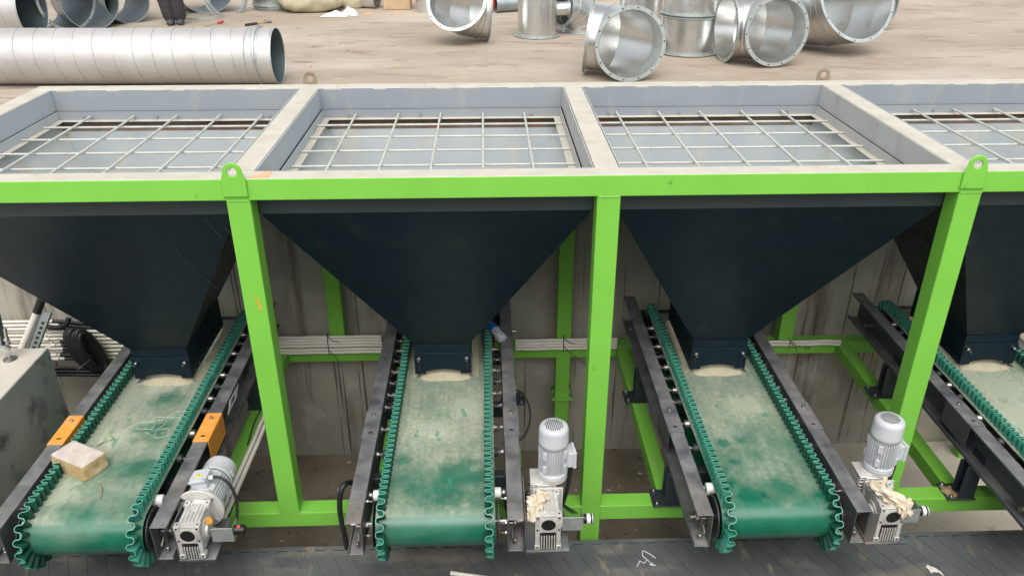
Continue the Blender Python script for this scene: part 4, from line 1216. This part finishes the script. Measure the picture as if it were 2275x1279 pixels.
def elbow_rings(P, nA, nB, bend, gores, stubA, stubB):
    """from opening A (outward normal nA) round to an opening whose outward normal is nB"""
    P, nA, nB = Vector(P), Vector(nA).normalized(), Vector(nB).normalized()
    d0, d1 = -nA, nB; ang = d0.angle(d1); axis = d0.cross(d1).normalized()
    inward = axis.cross(d0).normalized()
    rings = [(P, d0, None, 1)]
    s = P + d0 * stubA; cen = s + inward * bend
    # mitre joints
    half = ang / gores / 2
    prev = s
    pts = [s]
    for k in range(gores):
        a = half + k * 2 * half
        rot = Matrix.Rotation(a, 3, axis)
        pm = cen + rot @ (s - cen) / math.cos(half)
        nm = rot @ d0; radial = (pm - cen).normalized()
        rings.append((pm, nm, radial, 1 / math.cos(half)))
    e = cen + Matrix.Rotation(ang, 3, axis) @ (s - cen)
    rings.append((e + d1 * stubB, d1, None, 1))
    return rings
def elbow(name, P, nA, nB, r, bend, label, gores=3, stubA=.1, stubB=.1, group='galvanised duct elbows', rest=ZG, **k):
    return duct_path(name, elbow_rings(P, nA, nB, bend, gores, stubA, stubB), r, label, group, rest=rest, cat='duct elbow', **k)

# long spiral pipe in front
def spiral_pipe(x0, x1, y0, y1, r, label, pitch=.205, collar=True, zc=None):
    zc = ZG + r + .008 if zc is None else zc
    a, b = Vector((x0, y0, zc)), Vector((x1, y1, zc)); d = (b - a).normalized(); L = (b - a).length
    t = thing('spiral_duct', label, 'duct', ((a + b) / 2).to_tuple()[:2] + (ZG,), 'long spiral ducts')
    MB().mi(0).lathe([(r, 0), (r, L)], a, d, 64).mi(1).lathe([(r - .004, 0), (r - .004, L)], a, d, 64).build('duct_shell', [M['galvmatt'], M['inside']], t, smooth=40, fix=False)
    u = Vector((0, 0, 1)); v = d.cross(u); pts = []
    n = int(L / pitch * 28)
    for i in range(n + 1):
        s = L * i / n; th = 2 * math.pi * s / pitch
        pts.append(a + d * s + (r + .001) * (math.cos(th) * u + math.sin(th) * v))
    MB().tube(pts, .0035, 5).build('spiral_seam', M['seam'], t, smooth=60)
    if collar:
        f = MB(); f.lathe([(r + .001, L - .17), (r + .03, L - .17), (r + .03, L - .163), (r + .006, L - .160), (r + .006, L - .145), (r + .001, L - .143)], a, d, 64)
        f.lathe([(r + .001, L - .28), (r + .007, L - .272), (r + .001, L - .264)], a, d, 64)
        f.build('collar', M['galvflange'], t, smooth=40)
    MB().tube([a + d * L + r * (math.cos(q) * u + math.sin(q) * v) for q in (2 * math.pi * j / 48 for j in range(48))], .006, 6, closed=True).build('rim', M['galvflange'], t, smooth=60)
    return t
spiral_pipe(-13.5, -3.02, 4.26, 3.96, .288, 'long shiny spiral duct lying right behind the frame at the left')
spiral_pipe(-15, -6.95, 6.8, 6.75, .40, 'big spiral duct behind the long front duct, its rim at the upper left', collar=False)
# cluster of openings left
duct_path('duct', [((-7.35, 7.9, .14), (1, -.1, 0), None, 1), ((-6.80, 7.45, .14), (1, -.6, 0), None, 1)], .42, 'wide dark mouthed duct at the upper left behind the ring', 'dark mouthed ducts at the upper left', rest=ZG, flanges=(False, True), m='dullgalv')
duct_path('duct', [((-7.15, 8.3, .14), (1, -.3, 0), None, 1), ((-6.52, 7.55, .14), (1, -1.1, 0), None, 1)], .40, 'duct with a thin bright rim, right of the flanged ring at the upper left', 'dark mouthed ducts at the upper left', rest=ZG, flanges=(False, False), lip=True, m='dullgalv')
duct_path('duct', [((-6.8, 8.9, .10), (1, -.4, 0), None, 1), ((-6.22, 8.1, .10), (1, -1.4, 0), None, 1)], .32, 'rightmost dark mouthed duct of the upper left cluster', 'dark mouthed ducts at the upper left', rest=ZG, flanges=(False, False), lip=True, m='dullgalv')
duct_path('duct', [((-6.92, 7.8, .42), (.2, -1, .3), None, 1), ((-6.74, 7.3, .50), (.2, -1, .3), None, 1)], .24, 'small flanged duct end leaning on the others at the top left', 'dark mouthed ducts at the upper left', rest=None, flanges=(False, True), m='dullgalv')
# duct with ring behind the worker's tools
duct_path('duct', [((-5.75, 9.6, .2), (.6, -1, 0), None, 1), ((-5.32, 9.05, .2), (.5, -1, 0), None, 1)], .46, 'large dark duct mouth with loose rings before it, right of the worker', None, rest=ZG, flanges=(False, False), lip=True, m='dullgalv')

def hoop(c, n, r, th, label, name='metal_ring', group='loose flange rings'):
    c = Vector(c); n = Vector(n).normalized(); u = n.orthogonal().normalized(); v = n.cross(u)
    o = MB().lathe([(r, -th), (r + .035, -th), (r + .035, -th + .005), (r + .005, -th + .006), (r + .005, th), (r, th)], c, n, 44, closed=True).build(name, M['galvflange'], loc=tuple(c), smooth=40)
    return tag(o, label, 'metal ring', group)
hoop((-5.32, 8.72, ZG + .012), (0, 0, 1), .30, .012, 'loose ring lying flat on the ground before the large dark duct mouth')
hoop((-5.02, 8.98, ZG + .27), (.5, -.8, .12), .30, .012, 'ring standing upright against the large dark duct mouth')
hoop((-5.00, 9.08, ZG + .31), (.7, -.7, .2), .34, .012, 'wider ring leaning behind the upright ring at the duct mouth')
for i in range(7):
    hoop((-4.38 + .012 * math.sin(i * 2.1), 9.62 + .015 * math.cos(i * 1.7), ZG + .014 + i * .034), (.02 * math.sin(i), .02, 1), .33, .014,
         ('lowest', 'second', 'third', 'fourth', 'fifth', 'sixth', 'topmost')[i] + ' flange ring of the stack left of the olive bag', group='stacked rings left of the bag')
for i in range(5):
    hoop((-1.10 + .02 * math.sin(i * 2.1), 9.35 + .015 * math.cos(i * 1.7), ZG + .014 + i * .036), (.02 * math.sin(i), .02, 1), .24 - .0 * i, .014,
         ('lowest', 'second', 'third', 'fourth', 'topmost')[i] + ' flange ring of the low stack seen through the tilted elbow', group='stacked rings behind the elbow')

# olive bags and white sheet
def blob(name, c, sx, sy, sz, seed, m, label, cat, nn=28, amp=.12, group=None):
    random.seed(seed); ph = [random.random() * 6 for _ in range(8)]
    def fn(u, v):
        a = 2 * math.pi * u; b = math.pi * (v - .5)
        x, y, z = math.cos(b) * math.cos(a), math.cos(b) * math.sin(a), math.sin(b)
        k = 1 + amp * (math.sin(3 * a + ph[0] + 2 * z) * .5 + math.sin(5 * x + 4 * z + ph[1]) * .4 + math.sin(9 * y + 3 * x + ph[2]) * .3 + math.sin(13 * x - 8 * z + ph[3]) * .16)
        sq = lambda t, e=.75: math.copysign(abs(t) ** e, t)
        zz = sq(z) * sz * k
        return Vector((c[0] + sq(x) * sx * k, c[1] + sq(y) * sy * k, max(c[2] - sz * .86, c[2] + zz)))
    o = MB().grid(fn, nn * 2, nn).build(name, M[m], loc=c, smooth=80)
    return tag(o, label, cat, group)
blob('tarp_bag', (-3.72, 9.32, ZG + .24), .52, .36, .27, 5, 'tarp', 'bulging olive tarpaulin bag on the ground at the top', 'bag')
blob('tarp_bag', (-3.05, 9.75, ZG + .17), .34, .28, .2, 8, 'tarp', 'smaller olive tarpaulin bundle behind the white sheet', 'bag')
mb = MB(); random.seed(12)
for cx_, cy_, rx, ry, h in ((-3.22, 8.76, .22, .16, .09), (-3.0, 8.86, .15, .14, .16), (-3.30, 8.70, .12, .09, .05)):
    ph = random.random() * 6
    mb.grid(lambda u, v: (cx_ + rx * (u * 2 - 1) * (1 - .2 * v), cy_ + ry * (v * 2 - 1) + .02 * math.sin(u * 9 + ph), ZG + .004 + h * math.sin(math.pi * u) ** .8 * math.sin(math.pi * v) ** .7 * (.62 + .22 * math.sin(u * 9 + ph) * math.cos(v * 7 + ph))), 18, 16)
tag(mb.build('white_sheet', M['sheet'], loc=(-3.1, 8.8, ZG), solid=.003), 'crumpled white plastic sheet in front of the olive bags', 'plastic sheet')
o = spiral = duct_path('duct', [((-3.25, 9.75, 0), (1, -.35, 0), None, 1), ((-2.62, 9.55, 0), (1, -.4, 0), None, 1)], .15, 'small bright duct lying right of the olive bags', None, rest=ZG, flanges=(False, False), lip=True)
tag(MB().box(-2.50, -2.05, 9.35, 9.75, ZG, ZG + .38).build('cardboard_box', M['card'], loc=(-2.3, 9.5, ZG), bevel=.01), 'brown cardboard box at the top left of the tilted elbow', 'box')
duct_path('duct', [((-1.72, 9.12, ZG), (0, 0, 1), None, 1), ((-1.72, 9.12, ZG + .55), (0, 0, 1), None, 1)], .225, 'short upright duct left of the tilted elbow', None, rest=ZG, flanges=(False, False), lip=True)
for i, (x, y, a) in enumerate(((-2.70, 8.95, .2), (-2.22, 9.0, -.4))):
    tag(MB().obox((x, y, ZG + .006), (.07 * math.cos(a), .07 * math.sin(a), 0), (-.02 * math.sin(a), .02 * math.cos(a), .004), (0, 0, .003)).build('wood_chip', M['orange'], loc=(x, y, ZG)),
        ('orange sliver on the ground below the small bright duct', 'orange sliver on the ground before the cardboard box')[i], 'offcut')

# tilted elbow (upper middle)
elbow('duct_elbow', (-1.16, 6.10, .22), (-.22, -.84, .44), (.97, .12, -.05), .365, .40, 'tilted galvanised elbow with bolt hole rim, nearest the top middle', gores=3, stubA=.07, stubB=.06)
# red clamp and small pipe
duct_path('duct', [((-.62, 9.0, 0), (1, .35, 0), None, 1), ((-.25, 9.15, 0), (1, .35, 0), None, 1)], .125, 'small short pipe lying behind the upright duct with side branch', None, rest=ZG, flanges=(False, False), lip=True, m='dullgalv')
blob('red_bag', (-.70, 9.1, ZG + .13), .07, .06, .15, 3, 'redlabel', 'small red bag beside the short pipe', 'bag', 10)

# upright duct with side branch
def upright_duct(cx_, cy_, r, z0, h, label, group=None, branch=None, green=False):
    t = duct_path('upright_duct', [((cx_, cy_, z0 + .01), (0, 0, 1), None, 1), ((cx_, cy_, z0 + .01 + h * .5), (0, 0, 1), None, 1), ((cx_, cy_, z0 + h - .01), (0, 0, 1), None, 1)],
                  r, label, group, rest=None, seams=False)
    if branch:
        bx, by, br, bl, bz = branch; d = Vector((bx, by, 0)).normalized(); c_ = Vector((cx_, cy_, z0 + bz))
        b = MB().lathe([(br, r - .03), (br, r + bl)], c_, d, 32).build('branch', M['galv'], t, smooth=40)
        f = MB(); ring_flange(f, c_ + d * (r + bl), d, br, .03, holes=8); f.lathe([(br, r + bl - .055), (br + .008, r + bl - .05), (br, r + bl - .045)], c_, d, 32)
        f.build('branch_flange', [M['galvflange'], M['black']], b, smooth=40)
    return t
upright_duct(-.06, 6.80, .275, ZG, .60, 'upright shiny duct with a flanged side branch', 'upright ducts', branch=(1, .12, .095, .17, .36))
elbow('duct_elbow', (.60, 7.15, ZG + .005), (0, 0, -1), (-.9, -.45, .1), .235, .30, 'upright elbow partly hidden behind the front left elbow', gores=3, stubA=.05, stubB=.06)
# front left elbow E1
elbow('duct_elbow', (.775, 3.96, .10), (.13, -.985, .06), (-.955, .20, .10), .355, .39, 'front elbow standing right behind the cream rail, left of the stacked ducts', gores=2, stubA=.06, stubB=.10)
# stacked ducts
upright_duct(1.79, 5.58, .335, ZG, .475, 'lower upright duct of the stack between the two front elbows', 'stacked upright ducts')
upright_duct(1.79, 5.58, .335, ZG + .475, .62, 'upper upright duct of the stack between the two front elbows', 'stacked upright ducts')
duct_path('upright_duct', [((1.38, 6.75, ZG), (0, 0, 1), None, 1), ((1.38, 6.75, ZG + .30), (0, 0, 1), None, 1), ((1.38, 6.75, ZG + .8), (0, 0, 1), None, 1)], .30, 'ribbed upright duct behind the stack of two', 'upright ducts', rest=ZG)
elbow('duct_elbow', (.95, 5.6, .9), (.3, -.6, .7), (-.2, .5, -.8), .30, .34, 'bright elbow heaped behind the front left elbow at the top', gores=2, stubA=.05, stubB=.05)
# small pipes between
tag(MB().cyl((2.20, 5.75, ZG + .02), (2.28, 5.95, .62), .045, 18).build('thin_pipe', M['galv'], loc=(2.2, 5.8, ZG), smooth=40), 'thin galvanised pipe leaning between the stacked ducts and the next elbow', 'pipe')
# front right elbow E2
elbow('duct_elbow', (2.575, 4.58, .09), (.16, -.98, .05), (-.99, -.10, .0), .355, .39, 'front elbow right of the stacked ducts, both mouths towards the viewer', gores=3, stubA=.08, stubB=.06)
# big elbow E3
elbow('duct_elbow', (3.76, 5.30, .22), (.28, -.84, .38), (-.70, .70, -.06), .52, .64, 'largest elbow tilted upward at the top right', gores=2, stubA=.12, stubB=.35)
duct_path('duct', [((4.75, 7.6, 0), (-.3, 1, 0), None, 1), ((4.88, 7.05, 0), (-.3, 1, 0), None, 1)], .30, 'bright duct end half hidden behind the largest elbow', None, rest=ZG)

# ------------------------------------------------------------------ tools, straw
sd_ = thing('screwdriver', 'screwdriver with red handle lying on the ground behind the long duct', 'screwdriver', (-4.86, 7.95, ZG))
a, b = Vector((-4.99, 7.74, ZG + .006)), Vector((-4.87, 7.95, ZG + .020))
MB().cyl(a, b, .0045, 8).build('blade', M['bolt'], sd_)
MB().lathe([(0, 0), (.014, .004), (.018, .02), (.012, .03), (.018, .045), (.020, .09), (.016, .125), (0, .13)], b, (b - a).normalized() * 1, 14).build('handle', M['red'], sd_, smooth=50)
hm_ = thing('hammer', 'hammer with dark grip lying on the ground above the duct end', 'hammer', (-4.22, 7.95, ZG))
a, b = Vector((-4.39, 7.74, ZG + .02)), Vector((-4.13, 8.06, ZG + .02))
MB().cyl(a, a.lerp(b, .5), .02, 12).build('grip', M['dark'], hm_, smooth=40)
MB().cyl(a.lerp(b, .5), b, .011, 12).build('shaft', M['wood'], hm_, smooth=40)
MB().cyl(b + Vector((-.06, .045, 0)), b + Vector((.06, -.045, 0)), .017, 10).build('head', M['steel'], hm_, smooth=40)
random.seed(21)
mb = MB()
for (cx_, cy_, n) in ((-1.90, 5.0, 7), (-2.25, 6.3, 6), (-1.2, 4.2, 3)):
    for _ in range(n):
        x = cx_ + random.uniform(-.22, .22); y = cy_ + random.uniform(-.25, .25); a = random.uniform(0, 6.3); l = random.uniform(.05, .13)
        mb.tube([(x, y, ZG + .005), (x + l * math.cos(a) * .5, y + l * math.sin(a) * .5, ZG + .012), (x + l * math.cos(a + .3), y + l * math.sin(a + .3), ZG + .005)], .0025, 4)
struct(mb.build('straw', M['straw']), 'stuff')

# ------------------------------------------------------------------ worker, standing; the photo shows only the lower legs
def skin_mesh(name, verts, edges, rad, m, parent, root_i=0, sub=2):
    me = bpy.data.meshes.new(name); org = ORG[parent.name]
    me.from_pydata([Vector(v) - org for v in verts], edges, []); me.materials.append(m)
    o = bpy.data.objects.new(name, me); COL.objects.link(o); o.parent = parent; ORG[o.name] = org
    md = o.modifiers.new('skin', 'SKIN'); md.use_smooth_shade = True
    for i, d_ in enumerate(me.skin_vertices[0].data):
        d_.radius = rad[i] if isinstance(rad[i], tuple) else (rad[i], rad[i]); d_.use_root = (i == root_i)
    s_ = o.modifiers.new('sub', 'SUBSURF'); s_.levels = sub; s_.render_levels = sub
    return o
px_, py_ = -5.56, 7.95
P_ = thing('person', 'person in dark trousers standing on the ground, only the lower legs in view', 'person', (px_, py_, ZG))
def W_(x, y, z): return (px_ + x, py_ + y, ZG + z)
V = [W_(.02, 0, .95), W_(.02, 0, 1.12), W_(.02, .01, 1.32), W_(.02, 0, 1.46), W_(.02, -.01, 1.54), W_(.02, -.03, 1.66), W_(.02, -.03, 1.74),
     W_(-.08, 0, .88), W_(-.045, -.02, .48), W_(.005, .02, .12), W_(.02, -.06, .045),
     W_(.12, 0, .88), W_(.13, -.01, .48), W_(.125, .06, .12), W_(.15, -.02, .045),
     W_(-.17, 0, 1.40), W_(-.24, -.02, 1.12), W_(-.20, -.16, .90), W_(.21, 0, 1.40), W_(.27, -.02, 1.12), W_(.24, -.16, .90)]
E_ = [(0, 1), (1, 2), (2, 3), (3, 4), (4, 5), (5, 6), (0, 7), (7, 8), (8, 9), (9, 10), (0, 11), (11, 12), (12, 13), (13, 14), (3, 15), (15, 16), (16, 17), (3, 18), (18, 19), (19, 20)]
rd = [(.15, .11), (.14, .10), (.17, .11), (.12, .09), .052, .085, .07, .09, .06, .045, .035, .09, .06, .045, .035, .065, .045, .03, .065, .045, .03]
skin_mesh('body', V, E_, rd, M['skin'], P_)
# trousers
skin_mesh('trousers', [W_(.02, 0, 1.0), W_(.02, 0, .92), W_(-.07, 0, .82), W_(-.05, -.02, .48), W_(.0, .02, .03), W_(.11, 0, .82), W_(.125, -.01, .48), W_(.125, .06, .03)],
          [(0, 1), (1, 2), (2, 3), (3, 4), (1, 5), (5, 6), (6, 7)], [(.17, .13), (.18, .14), .13, .115, .10, .13, .115, .105], M['trouser'], P_)
skin_mesh('jacket', [W_(.02, 0, .98), W_(.02, 0, 1.15), W_(.02, .01, 1.34), W_(.02, 0, 1.46), W_(-.17, 0, 1.42), W_(-.25, -.02, 1.12), W_(-.21, -.14, .94), W_(.21, 0, 1.42), W_(.28, -.02, 1.12), W_(.25, -.14, .94)],
          [(0, 1), (1, 2), (2, 3), (3, 4), (4, 5), (5, 6), (3, 7), (7, 8), (8, 9)], [(.18, .14), (.165, .13), (.19, .13), (.10, .08), .08, .06, .045, .08, .06, .045], M['jacket'], P_)
for (ax, ay, bx, by) in ((.0, .06, .03, -.16), (.125, .10, .165, -.12)):
    skin_mesh('shoe', [W_(ax, ay, .055), W_((ax + bx) / 2, (ay + by) / 2, .05), W_(bx, by, .035)], [(0, 1), (1, 2)], [(.062, .06), (.06, .05), (.052, .04)], M['shoe'], P_)
skin_mesh('hair', [W_(.02, -.0, 1.68), W_(.02, .0, 1.76)], [(0, 1)], [.10, .085], M['hair'], P_)
# face
fz = MB(); fz.obox(W_(.02, -.118, 1.665), (.012, 0, 0), (0, .014, 0), (0, 0, .02)); fz.build('nose', M['skin'], P_, bevel=.006)
for s in (-1, 1):
    MB().cyl(W_(.02 + s * .032, -.108, 1.69), W_(.02 + s * .032, -.114, 1.69), .010, 12).build('eye', M['black'], P_)
    for side in (s,):
        hx, hy, hz = (-.20, -.17, .87) if s < 0 else (.24, -.17, .87)
        vs = [W_(hx, hy, hz)]; es = []; rr = [.028]
        for k in range(5):
            ox = (-.028 + .014 * k); i0 = len(vs)
            if k == 4: chain = [(hx - s * .03, hy - .02, hz - .01), (hx - s * .045, hy - .045, hz - .03)]
            else: chain = [(hx + ox, hy - .02, hz - .05), (hx + ox, hy - .035, hz - .075 - .004 * (k in (1, 2))), (hx + ox, hy - .03, hz - .10 + .006 * (k == 3))]
            for q in chain: vs.append(W_(*q)); rr.append(.0085)
            es.append((0, i0)); es += [(i0 + t, i0 + t + 1) for t in range(len(chain) - 1)]
        skin_mesh('hand', vs, es, rr, M['skin'], P_, sub=1)
MB().obox(W_(.02, -.112, 1.625), (.02, 0, 0), (0, .004, 0), (0, 0, .004)).build('mouth', M['redlabel'], P_)
